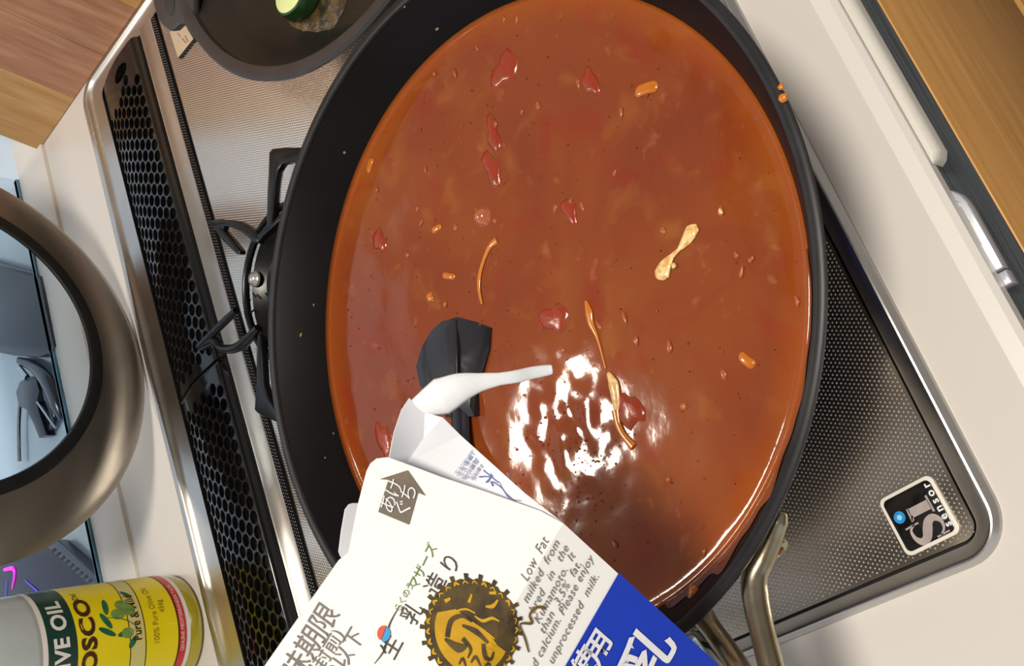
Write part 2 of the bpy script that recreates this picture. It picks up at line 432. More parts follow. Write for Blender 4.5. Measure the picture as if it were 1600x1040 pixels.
# vent trough
m_trough = mat('dark_trough', (30, 27, 25), .35, .4, noise=(30, .2, (46, 42, 38)))
link('vent_trough', boxm('vent_trough', (PX0, .2815, -.030), (PX1+.003, .3490, -.024)), m_trough, hob)
link('trough_wall', boxm('trough_wall', (PX0, .3475, -.024), (PX1+.003, .3490, .0008)), m_trough, hob)
for k, (xa, ya) in enumerate(((.356, .300), (.335, .306), (.372, .322), (.317, .296))):
    link('trough_fin', boxm('trough_fin', (xa-.004, ya-.013, -.020), (xa+.0005, ya+.013, -.013), .001), m_steel, hob)
# vent covers (hexagonal mesh of holes over a bent profile)
PR = [(.2832, -.004), (.2838, .0036), (.2862, .0056), (.2905, .0062), (.3095, .0062), (.3225, .0048), (.3345, .0024), (.3474, -.0014)]
PA = [0]
for i in range(1, len(PR)): PA.append(PA[-1]+math.hypot(PR[i][0]-PR[i-1][0], PR[i][1]-PR[i-1][1]))
def bend(s, h):
    s = min(max(s, 0), PA[-1]); i = 0
    while i < len(PA)-2 and s > PA[i+1]: i += 1
    t = (s-PA[i])/(PA[i+1]-PA[i]); y = PR[i][0]+(PR[i+1][0]-PR[i][0])*t; z = PR[i][1]+(PR[i+1][1]-PR[i][1])*t
    dy = (PR[i+1][0]-PR[i][0]); dz = (PR[i+1][1]-PR[i][1]); L_ = math.hypot(dy, dz)
    return y-dz/L_*h, z+dy/L_*h
def vent_cover(xa, xb, big_end):
    S = PA[-1]; loops = [rrect(xa, 0, xb, S, .009, 6)]
    px_, ps_ = .0094, .0066; s0 = PA[2]+.0048; rows = int((S-s0-.003)/ps_)+1
    nx = int((xb-xa-.016)/px_)
    for j in range(rows):
        for i in range(nx+1):
            x = xa+.009+i*px_+(j % 2)*px_/2; s = s0+j*ps_
            if x > xb-.008: continue
            if big_end and x > xb-.022: continue
            if big_end and x > xb-.030 and j not in (2, 3): continue
            loops.append([(x+.00415*math.cos(a), s+.00345*math.sin(a)) for a in [2*PI*t/14 for t in range(14)]])
    if big_end: loops.append([(xb-.014+.0056*math.cos(a), PA[4]-.001+.0100*math.sin(a)) for a in [2*PI*t/20 for t in range(20)]])
    cuts = [((0, a, 0), (0, 1, 0)) for a in PA[1:-1]]
    me = curve2d('vent_cover', loops, .0010, cuts)
    for v in me.vertices:
        y, z = bend(v.co.y, v.co.z); v.co = (v.co.x, y, z)
    return autosmooth(me, .5)
link('vent_cover', vent_cover(PX0+.002, .1290, False), m_vent, hob)
link('vent_cover', vent_cover(.1325, PX1-.002, True), m_vent, hob)
link('cover_joint', tube('cover_joint', [(.1308, .2870, .0042), (.1308, .3125, .0046), (.1308, .3250, .0036), (.1308, .3465, -.0010)], .0016), m_vent, hob)

# badge on the hob
bd = empty('sensor_badge', (-.128, -.085, 0)); tag(bd, 'small square black and silver badge lettered SI sensor at the hob corner', 'badge')
bx0, by0, bx1, by1 = -.1401, -.0968, -.1163, -.0732
c0 = Vector((-.1282, -.0846, 0)); rot = math.radians(2.5)
def bf(h, k=1):
    def fn(x, y):
        x, y = x*k, y*k
        return Vector((c0.x+x*math.cos(rot)-y*math.sin(rot), c0.y+x*math.sin(rot)+y*math.cos(rot), h))
    return fn
def bprism(hx, hy, r, h0, h1, name):
    pts = rrect(-hx, -hy, hx, hy, r, 6)
    return prism(name, [tuple(bf(0)(*p))[:2] for p in pts], h0, h1, .0002)
link('border', bprism(.0112, .0112, .0026, .0001, .0009, 'border'), mat('cream_border', (232, 226, 214), .35, noise=(50, .2, (226, 220, 208))), bd)
link('face', bprism(.0099, .0099, .0020, .0009, .0012, 'face'), mat('badge_black', (16, 15, 15), .15, noise=(50, .2, (22, 21, 21)), coat=.6), bd)
m_sil = mat('silver_letters', (196, 184, 180), .4, .2, noise=(120, .2, (166, 152, 150)))
S_ = [([(-.0020, .0026), (-.0033, .0046), (-.0060, .0046), (-.0080, .0030), (-.0076, .0008), (-.0052, -.0008), (-.0030, -.0024), (-.0026, -.0046), (-.0046, -.0064), (-.0072, -.0060), (-.0088, -.0040)],
       [.0006, .0008, .0014, .0024, .0030, .0034, .0030, .0024, .0014, .0008, .0006]),
      ([(-.0020, .0010), (-.0022, .0062)], [.0006, .0006]), ([(-.0088, -.0026), (-.0086, -.0074)], [.0006, .0006])]
SW = [([(.0020, .0024), (.0020, -.0056)], [.0034, .0034]), ([(-.0009, .0026), (.0036, .0022)], [.0007, .0009]), ([(-.0010, -.0058), (.0048, -.0058)], [.0008, .0008]),
      ([(-.0006, .0023), (.0010, .0018)], [.0012, .0004]),]
SW[0] = ([(.0018, .0022), (.0018, -.0056)], [.0033, .0033])
link('lettering', stroke_mesh('lettering', S_+SW, bf(.00135, 1.06)), m_sil, bd)
link('blue_dot', flatpoly('blue_dot', [(.0024+.0022*math.cos(a), .0064+.0022*math.sin(a)) for a in [2*PI*t/24 for t in range(24)]], bf(.0014)), mat('blue_dot', (30, 130, 200), .3, noise=(200, .2, (60, 160, 225))), bd)
link('dot_centre', flatpoly('dot_centre', [(.0024+.0010*math.cos(a), .0064+.0010*math.sin(a)) for a in [2*PI*t/16 for t in range(16)]], bf(.0015)), mat('pale_blue_dot', (150, 214, 246), .3, noise=(200, .2, (130, 200, 240))), bd)
link('lettering', text_mesh('sensor', .0042, lambda x, y: bf(.0014)(x+.0004, y-.0083), space=1.5, offset=.0001), m_wprint, bd)

# beige caution label near the small pan
lb = empty('caution_label', at(283, 62, 0)); tag(lb, 'small beige printed label stuck on the hob beside the small pan', 'label')
link('paper', prism('paper', pxpoly([(266, 50), (288, 36), (303, 61), (279, 91)], .0004), .0004, .0008), mat('beige_label', (206, 186, 160), .4, noise=(40, .2, (196, 174, 148))), lb)
link('dark_border', prism('dark_border', pxpoly([(279, 91), (303, 61), (306, 63), (283, 92)], .0004), .0004, .0009), m_gasket, lb)
for a, b, c_, d in ((276, 52, 281, 58), (283, 60, 290, 68), (288, 56, 293, 66)):
    link('print', prism('print', pxpoly([(a, b), (a+2, b-1), (c_+2, d-1), (c_, d)], .0009), .0008, .00095), mat('faint_print', (150, 126, 104), .6, noise=(90, .2, (160, 138, 118))), lb)

# ------------------------------------------------------------------ burners
def drip(center, r, name, label):
    b = empty(name, (center[0], center[1], 0)); tag(b, label, 'burner')
    cx, cy = center
    link('drip_bowl', revolve('drip_bowl', [(.0, .003), (.030, .003), (r-.012, .0045), (r-.004, .012), (r, .015), (r+.0012, .0142), (r+.0008, .011), (r-.002, .0002)], 72, (cx, cy, 0)), m_black, b)
    link('burner_cap', revolve('burner_cap', [(0, .024), (.018, .0238), (.022, .021), (.022, .013), (.030, .012), (.032, .008), (.034, .003)], 48, (cx, cy, 0)), m_black, b)
    for k in range(24):
        a = 2*PI*k/24; link('port', boxm('port', (cx+.0225*math.cos(a)-.0006, cy+.0225*math.sin(a)-.0006, .014), (cx+.0225*math.cos(a)+.0006, cy+.0225*math.sin(a)+.0006, .019)), m_gasket, b)
    return b
def flames(b, cx, cy, z):
    V = []; Fc = []
    for k in range(24):
        a = 2*PI*k/24; d = Vector((math.cos(a), math.sin(a), .75)).normalized(); p = Vector((cx+.024*math.cos(a), cy+.024*math.sin(a), z)); n0 = len(V)
        sx_ = Vector((-math.sin(a), math.cos(a), 0)); sy_ = d.cross(sx_)
        for t_, r_ in ((0, .0008), (.35, .0016), (.7, .0010)):
            for q_ in range(6): V.append(p+d*(.017*t_)+sx_*math.cos(q_*PI/3)*r_+sy_*math.sin(q_*PI/3)*r_)
        V.append(p+d*.017)
        for l_ in range(2):
            for q_ in range(6): Fc.append((n0+l_*6+q_, n0+l_*6+(q_+1) % 6, n0+(l_+1)*6+(q_+1) % 6, n0+(l_+1)*6+q_))
        for q_ in range(6): Fc.append((n0+12+q_, n0+12+(q_+1) % 6, n0+18))
    link('flame_ring', me_from('flame_ring', V, Fc, True), mat('gas_flame', (60, 90, 220), .5, emit=((70, 110, 255), 3.5), noise=(90, .2, (50, 80, 210))), b)
RC = (.125, .1815)
rb = drip(RC, .0455, 'rear_burner', 'black enamel rear gas burner with silver stud beside the large pan')
p = at(390.5, 435, .019)
link('stud', revolve('stud', [(0, .0044), (.0022, .0042), (.0034, .0032), (.0040, .0018), (.0046, .0014), (.0048, 0)], 32, (p.x, p.y, .0150)), mat('pale_metal_stud', (196, 196, 196), .3, .6, noise=(90, .2, (180, 180, 180))), rb)
for (a, b_, c_, d) in ((386, 474, 391, 468), (391, 489, 397, 484), (395, 458, 400, 464), (415, 458, 420, 464)):
    link('notch', tube('notch', [at(a, b_, .0175), at(c_, d, .0175)], .0006, 8, smoothn=0), m_chrome if a < 393 else m_gasket, rb)
gr = empty('pan_support', (RC[0], RC[1], 0)); tag(gr, 'black enamel pan support with hooked fingers over the rear burner', 'pan support')
link('ring', revolve('ring', [(.0455+.0020*math.cos(a), .0195+.0024*math.sin(a)) for a in [2*PI*t/10 for t in range(11)]], 80, (RC[0], RC[1], 0)), m_black, gr)
def finger(px, z0, z1):
    link('finger', prism('finger', pxpoly(px, z1), z0, z1, .0008), m_black, gr)
finger([(416, 350), (418, 300), (420, 238), (425, 232), (445, 230), (476, 230), (476, 256), (455, 253), (440, 257), (434, 266), (431, 285), (427, 330), (425, 348), (450, 318), (452, 330), (412, 368), (404, 376), (398, 371)], .020, .0245)
finger([(322, 344), (345, 342), (374, 345), (388, 353), (398, 364), (405, 371), (402, 380), (394, 378), (386, 370), (374, 361), (358, 354), (349, 354), (348, 358), (362, 374), (375, 391), (374, 397), (369, 397), (350, 377), (332, 357)], .020, .0245)
finger([(402, 521), (407, 524), (410, 560), (412, 598), (419, 622), (430, 640), (445, 665), (430, 659), (402, 645), (397, 640), (400, 600), (400, 560)], .020, .0245)
link('finger', tube('finger', [at(369, 485, .026), at(345, 508, .0255), at(314, 538, .024)], [.0022, .0026, .0022], 10), m_black, gr)
link('finger', tube('finger', [at(314, 541, .022), at(337, 531, .022), at(346, 543, .022), at(367, 544, .022), at(384, 533, .022), at(404, 512, .0215)], [.0030, .0030, .0024, .0030, .0030, .0024], 10, flat=1.2), m_black, gr)
FCt = (-.012, .010)
fb = drip(FCt, .075, 'front_burner', 'black gas burner hidden under the large soup pan')
flames(fb, FCt[0], FCt[1], .017)
fg = empty('pan_support', (FCt[0], FCt[1], 0)); tag(fg, 'black pan support carrying the large soup pan', 'pan support')
link('ring', revolve('ring', [(.078+.0026*math.cos(a), .0185+.0024*math.sin(a)) for a in [2*PI*t/10 for t in range(11)]], 64, (FCt[0], FCt[1], 0)), m_black, fg)
for k in range(4):
    a = PI/4+PI/2*k; c_, s_ = math.cos(a), math.sin(a)
    link('finger', tube('finger', [(FCt[0]+.078*c_, FCt[1]+.078*s_, .018), (FCt[0]+.080*c_, FCt[1]+.080*s_, .030), (FCt[0]+.072*c_, FCt[1]+.072*s_, .0372), (FCt[0]+.035*c_, FCt[1]+.035*s_, .0372)], .0026, 8), m_black, fg)
SC = (.2926, .0165)
sg = empty('pan_support', (SC[0], SC[1], 0)); tag(sg, 'black pan support under the small frying pan', 'pan support')
link('ring', revolve('ring', [(.070+.0026*math.cos(a), .003+.0024*math.sin(a)) for a in [2*PI*t/10 for t in range(11)]], 64, (SC[0], SC[1], 0)), m_black, sg)
for k in range(4):
    a = PI/4+PI/2*k; c_, s_ = math.cos(a), math.sin(a)
    link('finger', tube('finger', [(SC[0]+.070*c_, SC[1]+.070*s_, .003), (SC[0]+.071*c_, SC[1]+.071*s_, .024), (SC[0]+.064*c_, SC[1]+.064*s_, .0342), (SC[0]+.03*c_, SC[1]+.03*s_, .0342)], .0026, 8), m_black, sg)

# ------------------------------------------------------------------ large pan
pan = empty('frying_pan', (0, 0, .04)); tag(pan, 'large deep black frying pan full of soup', 'frying pan')
body = [(0, .0400), (.104, .0400), (.110, .0420), (.117, .0480), (.1290, .0650), (.1395, .0845), (.1412, .0858), (.1405, .0862),
        (.1388, .0850), (.1264, .0640), (.1150, .0480), (.108, .0440), (0, .0435)]
link('body', revolve('body', body, 160), m_pan, pan)
m_outer = mat('brushed_pan_outside', (176, 168, 158), .34, 1, noise=(14, .2, (160, 150, 138)), rnoise=(50, .28, .42, (1, 1, .2)))
link('outer_shell', revolve('outer_shell', [(0, .0396), (.1042, .0396), (.1104, .0416), (.1174, .0476), (.1294, .0646), (.1399, .0838)], 160), m_outer, pan)
link('rim', revolve('rim', [(.1388, .0856), (.1392, .0866), (.1402, .0870), (.1425, .0870), (.1434, .0863), (.1432, .0848), (.1414, .0838), (.1396, .0842), (.1388, .0856)], 160), m_rim, pan)
# bracket + converging handle rods
link('bracket', tube('bracket', [at(1224, 800, .0765), at(1217, 812, .0765), at(1206, 842, .076), at(1193, 872, .0765), at(1180, 900, .078), at(1180, 932, .080), at(1191, 985, .084), at(1206, 1045, .088), at(1222, 1120, .092), at(1236, 1200, .094)], [.0012, .0030, .0034, .0036, .0040, .0042, .0038, .0038, .0038, .0038], 16, flat=1.15), m_handle, pan)
bo = at(1210, 852, .072); dn = (Vector((bo.x, bo.y, 0))).normalized()
nb = tube('bolt', [bo-dn*.004, bo+dn*.001, bo+dn*.0025], [.0042, .0042, .0036], 16, smoothn=0)
link('bolt', nb, m_handle, pan)
link('screw', tube('screw', [bo+dn*.0024, bo+dn*.0032], [.0016, .0012], 10, smoothn=0), mat('rusty_screw', (160, 104, 40), .5, .5, noise=(500, .2, (90, 60, 30))), pan)
link('rod', tube('rod', [at(1098, 962, .072), at(1112, 982, .074), at(1140, 1020, .079), at(1165, 1058, .085), at(1210, 1125, .091), at(1236, 1200, .094)], [.0042, .0036, .0036, .0036, .0036, .0036], 16), m_handle, pan)
link('hook_bar', tube('hook_bar', [at(1062, 1000, .070), at(1078, 992, .070), at(1092, 990, .071), at(1104, 1003, .072), at(1122, 1028, .073), at(1145, 1062, .075), at(1170, 1110, .078)], .0026, 12), m_chrome, pan)
ha = at(1236, 1190, .094); hb = at(1275, 1420, .108)
link('grip', tube('grip', [ha, ha.lerp(hb, .3), ha.lerp(hb, .7), hb], [.009, .011, .012, .009], 20), m_pan, pan)

# soup body: gently uneven surface
def soup_mesh():
    R = .1272; nr, na = 60, 200; V = [(0, 0, .064)]; Fc = []
    from mathutils import noise as nz
    for i in range(1, nr+1):
        r = R*i/nr
        for k in range(na):
            a = 2*PI*k/na; x, y = r*math.cos(a), r*math.sin(a)
            h = nz.noise(Vector((x*22, y*22, 1.3)))*.00035 + nz.noise(Vector((x*60, y*60, 5)))*.00016
            lump = math.exp(-((x+.055)**2+(y-.000)**2)/.0008)
            h += nz.noise(Vector((x*120, y*120, 9)))*.0005*lump
            edge = max(0, (r-(R-.004))/.004); fade = 1-edge
            V.append((x, y, .064+h*fade+.0012*edge**2))
    for k in range(na): Fc.append((0, 1+k, 1+(k+1) % na))
    for i in range(nr-1):
        for k in range(na):
            a = 1+i*na+k; b = 1+i*na+(k+1) % na; Fc.append((a, a+na, b+na, b))
    # underside so that it is a body of liquid
    n0 = len(V)
    for k in range(na):
        a = 2*PI*k/na; V.append((.1100*math.cos(a), .1100*math.sin(a), .0455))
    V.append((0, 0, .0445)); top = 1+(nr-1)*na
    for k in range(na):
        Fc.append((top+k, n0+k, n0+(k+1) % na, top+(k+1) % na)); Fc.append((n0+na, n0+(k+1) % na, n0+k))
    return me_from('soup', V, Fc, True)
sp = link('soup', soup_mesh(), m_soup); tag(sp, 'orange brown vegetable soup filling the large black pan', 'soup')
# film of soup left on the pan wall near the handle
def residue():
    V = []; Fc = []; n = 90
    a0, a1 = math.radians(186), math.radians(250)
    for i in range(n+1):
        t = i/n; a = a0+(a1-a0)*t; w_ = math.sin(PI*t)**.5*(1+.25*math.sin(t*31)+.15*math.sin(t*57))
        for j in range(6):
            s = j/5; z = .0640+s*.0150*w_; r = .1264+(z-.064)*(.1388-.1264)/(.085-.064)-.00035-.0004*math.sin(PI*s)
            V.append((r*math.cos(a), r*math.sin(a), z))
    for i in range(n):
        for j in range(5): b = i*6+j; Fc.append((b, b+1, b+7, b+6))
    return me_from('soup_film', V, Fc, True)
link('soup_film', residue(), m_residue, pan, kind='stuff')

# small crumbs stuck on the pan wall
m_crumb = mat('dried_crumb', (132, 122, 104), .5, noise=(300, .2, (110, 100, 84)))
def wallpt(px, py):
    # intersection with the inner wall cone
    lo, hi = .050, .0865
    for _ in range(40):
        z = (lo+hi)/2; p = at(px, py, z); r = math.hypot(p.x, p.y); rw = .1264+(z-.064)*(.1388-.1264)/(.085-.064)
        if r > rw: lo = z
        else: hi = z
    return p
def blob(name, p, size, m, squash=(1, 1, 1), rz=0, rough=.25, sub=2, seed=None):
    rnd = random.Random(seed if seed is not None else int(p.x*1e6+p.y*3e6))
    bm = bmesh.new(); bmesh.ops.create_icosphere(bm, subdivisions=sub, radius=size)
    for v in bm.verts:
        v.co *= 1+rnd.uniform(-rough, rough)*.6
        v.co = Vector((v.co.x*squash[0], v.co.y*squash[1], v.co.z*squash[2]))
    bmesh.ops.rotate(bm, verts=bm.verts, cent=(0, 0, 0), matrix=Matrix.Rotation(rz, 3, 'Z'))
    me = bpy.data.meshes.new(name); bm.to_mesh(me); bm.free(); me.polygons.foreach_set('use_smooth', [True]*len(me.polygons))
    o = link(name, me, m); o.location = p; return o
crumbs = [(470, 523, 1.3, 'beige triangular crumb on the left pan wall', (150, 128, 80)), (538, 238, 1.1, 'pale crumb on the upper left pan wall', None),
          (683, 45, 1.1, 'pale crumb near the top of the pan wall', None), (632, 10, .9, 'tiny pale crumb at the top edge of the pan wall', None),
          (490, 476, .8, 'round grey droplet mark on the left pan wall', None), (521, 677, .7, 'small speck on the lower left pan wall', None), (508, 715, .7, 'elongated speck low on the left pan wall', None)]
for x, y, s, lab, col in crumbs:
    o = blob('crumb', wallpt(x, y), s*.00085, m_crumb if col is None else mat('tan_crumb', col, .6, noise=(300, .2, (130, 106, 60))), (1.2, .8, .5), x)
    tag(o, lab, 'food crumb', 'crumbs stuck on the pan wall')
o = blob('carrot_crumb', wallpt(1084, 926), .0024, m_carrot, (1.3, .9, .6), 2.2); tag(o, 'orange vegetable scrap stuck on the pan wall beside the handle', 'food scrap')
for px, py, s in ((1224, 153, .0016), (1220, 136, .0011)):
    o = blob('rim_scrap', at(px, py, .0875), s, m_egg, (1, 1, .6), .5); tag(o, 'yellow food scrap on the pan rim, %s' % ('larger and lower one' if s > .0013 else 'smaller and upper one'), 'food scrap')

# ------------------------------------------------------------------ pieces floating in the soup
SZ = .0645
def chip(px, py, lw, ww, ang, m, name, h=.0009, lift=0):
    p = at(px, py, SZ+lift); me = boxm(name, (-lw/2, -ww/2, -h), (lw/2, ww/2, h*.45), min(ww, h)*.3)
    for v in me.vertices: v.co.x += .12*v.co.y; v.co.y *= 1+.2*math.sin(v.co.x*900)
    o = link(name, me, m); o.location = p; o.rotation_euler = (0, 0, ang); return o
def flat_bit(name, p, L_, W_, ang, h, m, seed=0, wob=.22, box=0):
    rnd = random.Random(seed); n = 14; V = [(0, 0, h)]; Fc = []
    ph = [rnd.uniform(0, 6.28) for _ in range(3)]
    for f_, hz in ((.5, .92), (.8, .6), (1.0, 0), (1.08, -.9)):
        for t in range(n):
            a = 2*PI*t/n; r = f_*(1+wob*math.sin(2*a+ph[0])*.5+wob*math.sin(3*a+ph[1])*.6+wob*.4*math.sin(5*a+ph[2]))
            r *= (1/max(abs(math.cos(a)), abs(math.sin(a))))**box
            V.append((L_/2*r*math.cos(a), W_/2*r*math.sin(a), h*hz))
    for t in range(n): Fc.append((0, 1+t, 1+(t+1) % n))
    for l in range(3):
        for t in range(n): a = 1+l*n+t; b = 1+l*n+(t+1) % n; Fc.append((a, a+n, b+n, b))
    o = link(name, me_from(name, V, Fc, True), m); o.location = p; o.rotation_euler = (0, 0, ang); return o
def imgang(dx, dy, px=900, py=500):
    a = at(px, py, SZ); b = at(px+dx*10, py+dy*10, SZ); return math.atan2(b.y-a.y, b.x-a.x)
for i, (px, py, L_, W_, dx, dy, lab) in enumerate([
    (700, 431, .0066, .0022, 1, .2, 'bright yellow carrot baton left of the curved strand'),
    (681, 357, .0052, .0022, 1, -.55, 'yellow carrot baton left of the bubble'),
    (671, 464, .0036, .0028, .4, 1, 'diamond shaped yellow carrot bit above the turner'),
    (1009, 138, .0086, .0034, 1, -.15, 'orange carrot slab near the top right of the soup'),
    (577, 258, .0060, .0028, .3, -1, 'orange carrot bit at the left edge of the soup'),
    (1166, 563, .0062, .0026, 1, .8, 'faint orange carrot slice right of the pale curd'),
    ]):
    o = flat_bit('carrot_piece', at(px, py, SZ-.0001), L_*1.1, W_*1.25, imgang(dx, dy), .0004, m_carrot, px, .08, .85); tag(o, lab, 'carrot', 'carrot bits in the soup')
for i, (px, py, s, sq, lab) in enumerate([
    (788, 108, .0044, (1, 1.25, .30), 'red tomato lump near the top of the soup'),
    (768, 264, .0034, (1.6, .9, .34), 'red tomato lump above the bubble'),
    (922, 128, .0030, (1.3, .9, .22), 'faint red tomato lump left of the carrot slab'),
    (866, 497, .0040, (1, 1.2, .28), 'red tomato lump above the milk stream tip'),
    (984, 642, .0040, (1.2, .9, .28), 'red tomato lump right of the white glare'),
    (592, 376, .0036, (1, .9, .30), 'brownish tomato skin at the left of the soup'),
    (890, 330, .0030, (1.3, .8, .22), 'faint tomato lump in the middle of the soup'),
    (600, 690, .0042, (1.5, .8, .24), 'brownish tomato lump left of the carton spout'),
    (770, 210, .0034, (1.6, .7, .24), 'long tomato skin fold in the upper left of the soup'),
    ]):
    o = flat_bit('tomato_piece', at(px, py, SZ-.0001), s*2.9*sq[0], s*2.7*sq[1], imgang(.3, 1), .0006, m_tomato, px, .30); tag(o, lab, 'tomato', 'tomato lumps in the soup')
onions = [(664, 265), (588, 296), (652, 326), (658, 348), (711, 355), (636, 398), (745, 330), (695, 475), (930, 130), (903, 130), (970, 175), (815, 175), (773, 195), (867, 325), (890, 318), (909, 322), (935, 508), (1150, 398), (1173, 405), (1125, 330), (975, 496), (993, 532), (1045, 542), (1245, 470), (1130, 585), (710, 115), (678, 115), (745, 75), (787, 30), (807, 30), (840, 165), (1158, 425), (1035, 360), (960, 270), (775, 285), (1100, 862), (960, 850)]
for k, (px, py) in enumerate(onions):
    o = flat_bit('onion_piece', at(px, py, SZ-.0001), random.uniform(.0024, .0046), random.uniform(.0014, .0024), imgang(random.uniform(-.6, .6), 1), .00035, m_onion, px+py)
    tag(o, 'tiny translucent onion bit floating in the orange soup', 'onion', 'onion bits in the soup')
# pepper specks and grease droplets, uncountable
def specks(n, rmin, rmax, seed, zz, region=None):
    rnd = random.Random(seed); V = []; Fc = []
    for _ in range(n):
        if region:
            x = rnd.gauss(region[0], region[2]); y = rnd.gauss(region[1], region[3])
            if math.hypot(x, y) > .122: continue
        else:
            a = rnd.uniform(0, 2*PI); r = .122*math.sqrt(rnd.random()); x, y = r*math.cos(a), r*math.sin(a)
        s = rnd.uniform(rmin, rmax); n0 = len(V)
        V.append((x, y, zz+s*.7))
        for ring, (rr, hh) in enumerate(((.6, .55), (1, 0))):
            for t in range(7): V.append((x+s*rr*math.cos(t*.898), y+s*rr*math.sin(t*.898), zz+s*hh*.8))
        for t in range(7):
            u = (t+1) % 7; Fc.append((n0, n0+1+t, n0+1+u)); Fc.append((n0+1+t, n0+8+t, n0+8+u, n0+1+u))
    return me_from('specks', V, Fc, True)
o = link('pepper_specks', specks(90, .00018, .00038, 3, .0643), m_pepper); tag(o, 'fine dark pepper specks scattered in the soup', 'pepper', kind='stuff')
o = link('grease_droplets', specks(220, .0002, .0006, 5, .0643), m_soup); tag(o, 'tiny glistening droplets scattered over the soup', 'droplets', kind='stuff')
g = at(885, 690, .064)
o = link('froth_droplets', specks(170, .00015, .0006, 11, .0642, (g.x, g.y, .017, .012)), m_soup); tag(o, 'dense glistening froth droplets around the bright glare in the soup', 'droplets', kind='stuff')
# bubble
p = at(753, 338, .0646)
o = link('bubble', revolve('bubble', [(0, .0030), (.0016, .0027), (.0029, .0019), (.0037, .0008), (.0042, 0), (.0046, -.0006)], 28, p), m_bubble); tag(o, 'round bubble dome on the soup left of centre', 'bubble')
for px, py, s in ((773, 345, .0010), (880, 547, .0008), (1068, 635, .0014), (1044, 749, .0009)):
    o = link('bubble', revolve('bubble', [(0, s*.7), (s*.5, s*.6), (s*.9, s*.3), (s*1.1, -.0003)], 14, at(px, py, .0644)), m_bubble)
    tag(o, {773: 'tiny bubble just right of the round bubble', 880: 'tiny bubble above the tip of the milk stream', 1068: 'cluster like foam bubble in the right half of the soup', 1044: 'small ring bubble in the lower right of the soup'}[px], 'bubble')
# pale curds and yellow strands
def strip(name, pts, rad, m, lab, cat, flat=.35, z=SZ):
    o = link(name, tube(name, [at(a, b, z) for a, b in pts], rad, 10, flat), m); tag(o, lab, cat); return o
strip('curd_string', [(1090, 355), (1080, 362), (1072, 375), (1060, 390), (1050, 400), (1040, 414), (1034, 428), (1032, 437)], [.0012, .0028, .0022, .0007, .0010, .0026, .0034, .0016], m_cream, 'pale cream curd shaped like a dumbbell on the right of the soup', 'curd', .3)
o = blob('curd_bit', at(1053, 415, .0648), .0011, m_cream, (1, 1, .6)); tag(o, 'tiny white curd bit beside the dumbbell curd', 'curd')
o = blob('curd_bit', at(1126, 330, .0648), .0010, m_cream, (1.3, .8, .5)); tag(o, 'tiny white curd bit above and right of the dumbbell curd', 'curd')
strip('yellow_strand', [(776, 375), (765, 385), (756, 405), (749, 430), (748, 452), (753, 475)], [.0016, .0012, .0009, .0010, .0009, .0005], m_egg, 'thin curved yellow strand above the turner', 'food strand')
strip('yellow_strand', [(915, 470), (920, 488), (923, 505), (932, 525), (940, 552), (946, 575)], [.0006, .0018, .0014, .0007, .0004, .0003], m_egg, 'faint yellow strand running down the soup centre', 'food strand')
strip('yellow_strand', [(950, 582), (958, 600), (962, 622), (963, 640)], [.0006, .0024, .0020, .0012], m_cream, 'cream coloured curd right of the white glare', 'curd')
strip('yellow_strand', [(961, 640), (965, 662), (974, 680), (989, 698)], [.0018, .0014, .0013, .0018], m_egg, 'short thick yellow strand right of the white glare', 'food strand')

# ------------------------------------------------------------------ turner lying in the soup
tn = empty('turner', at(712, 560, .065)); tag(tn, 'dark blue nylon turner half sunk in the soup under the carton', 'turner')
def head(bm):
    out = [(656, 602), (650, 572), (660, 540), (674, 516), (690, 502), (714, 495), (742, 502), (768, 512), (764, 545), (752, 585), (743, 615), (741, 650), (697, 652), (690, 636), (668, 618)]
    zt = [.0650, .0650, .0647, .0643, .0641, .0641, .0641, .0644, .0650, .0655, .0660, .0672, .0672, .0660, .0654]
    top = [bm.verts.new(at(a, b, z)) for (a, b), z in zip(out, zt)]
    mid = [bm.verts.new(at(a*.8+705*.2, b*.8+570*.2, z+.0012)) for (a, b), z in zip(out, zt)]
    bot = [bm.verts.new(v.co-Vector((0, 0, .003))) for v in top]
    n = len(top)
    c_ = bm.verts.new(at(708, 565, .0664)); cb_ = bm.verts.new(at(708, 565, .061))
    for i in range(n):
        j = (i+1) % n
        bm.faces.new((mid[i], mid[j], c_)); bm.faces.new((top[i], top[j], mid[j], mid[i]))
        bm.faces.new((bot[i], bot[j], top[j], top[i])); bm.faces.new((bot[j], bot[i], cb_))
link('head', autosmooth(bm_mesh('head', head), .5), m_nylon, tn)
link('shaft', tube('shaft', [at(716, 610, .0655), at(719, 650, .0665), at(721, 700, .069), at(728, 780, .076), at(738, 900, .088), at(748, 1020, .096), at(755, 1120, .100)], [.0040, .0050, .0050, .0050, .0060, .0070, .0070], 12, flat=.5), m_nylon, tn)
link('rib', tube('rib', [at(712, 500, .0648), at(713, 540, .0668), at(714, 600, .0678)], [.0004, .0007, .0010], 8, .8), m_nylon, tn)

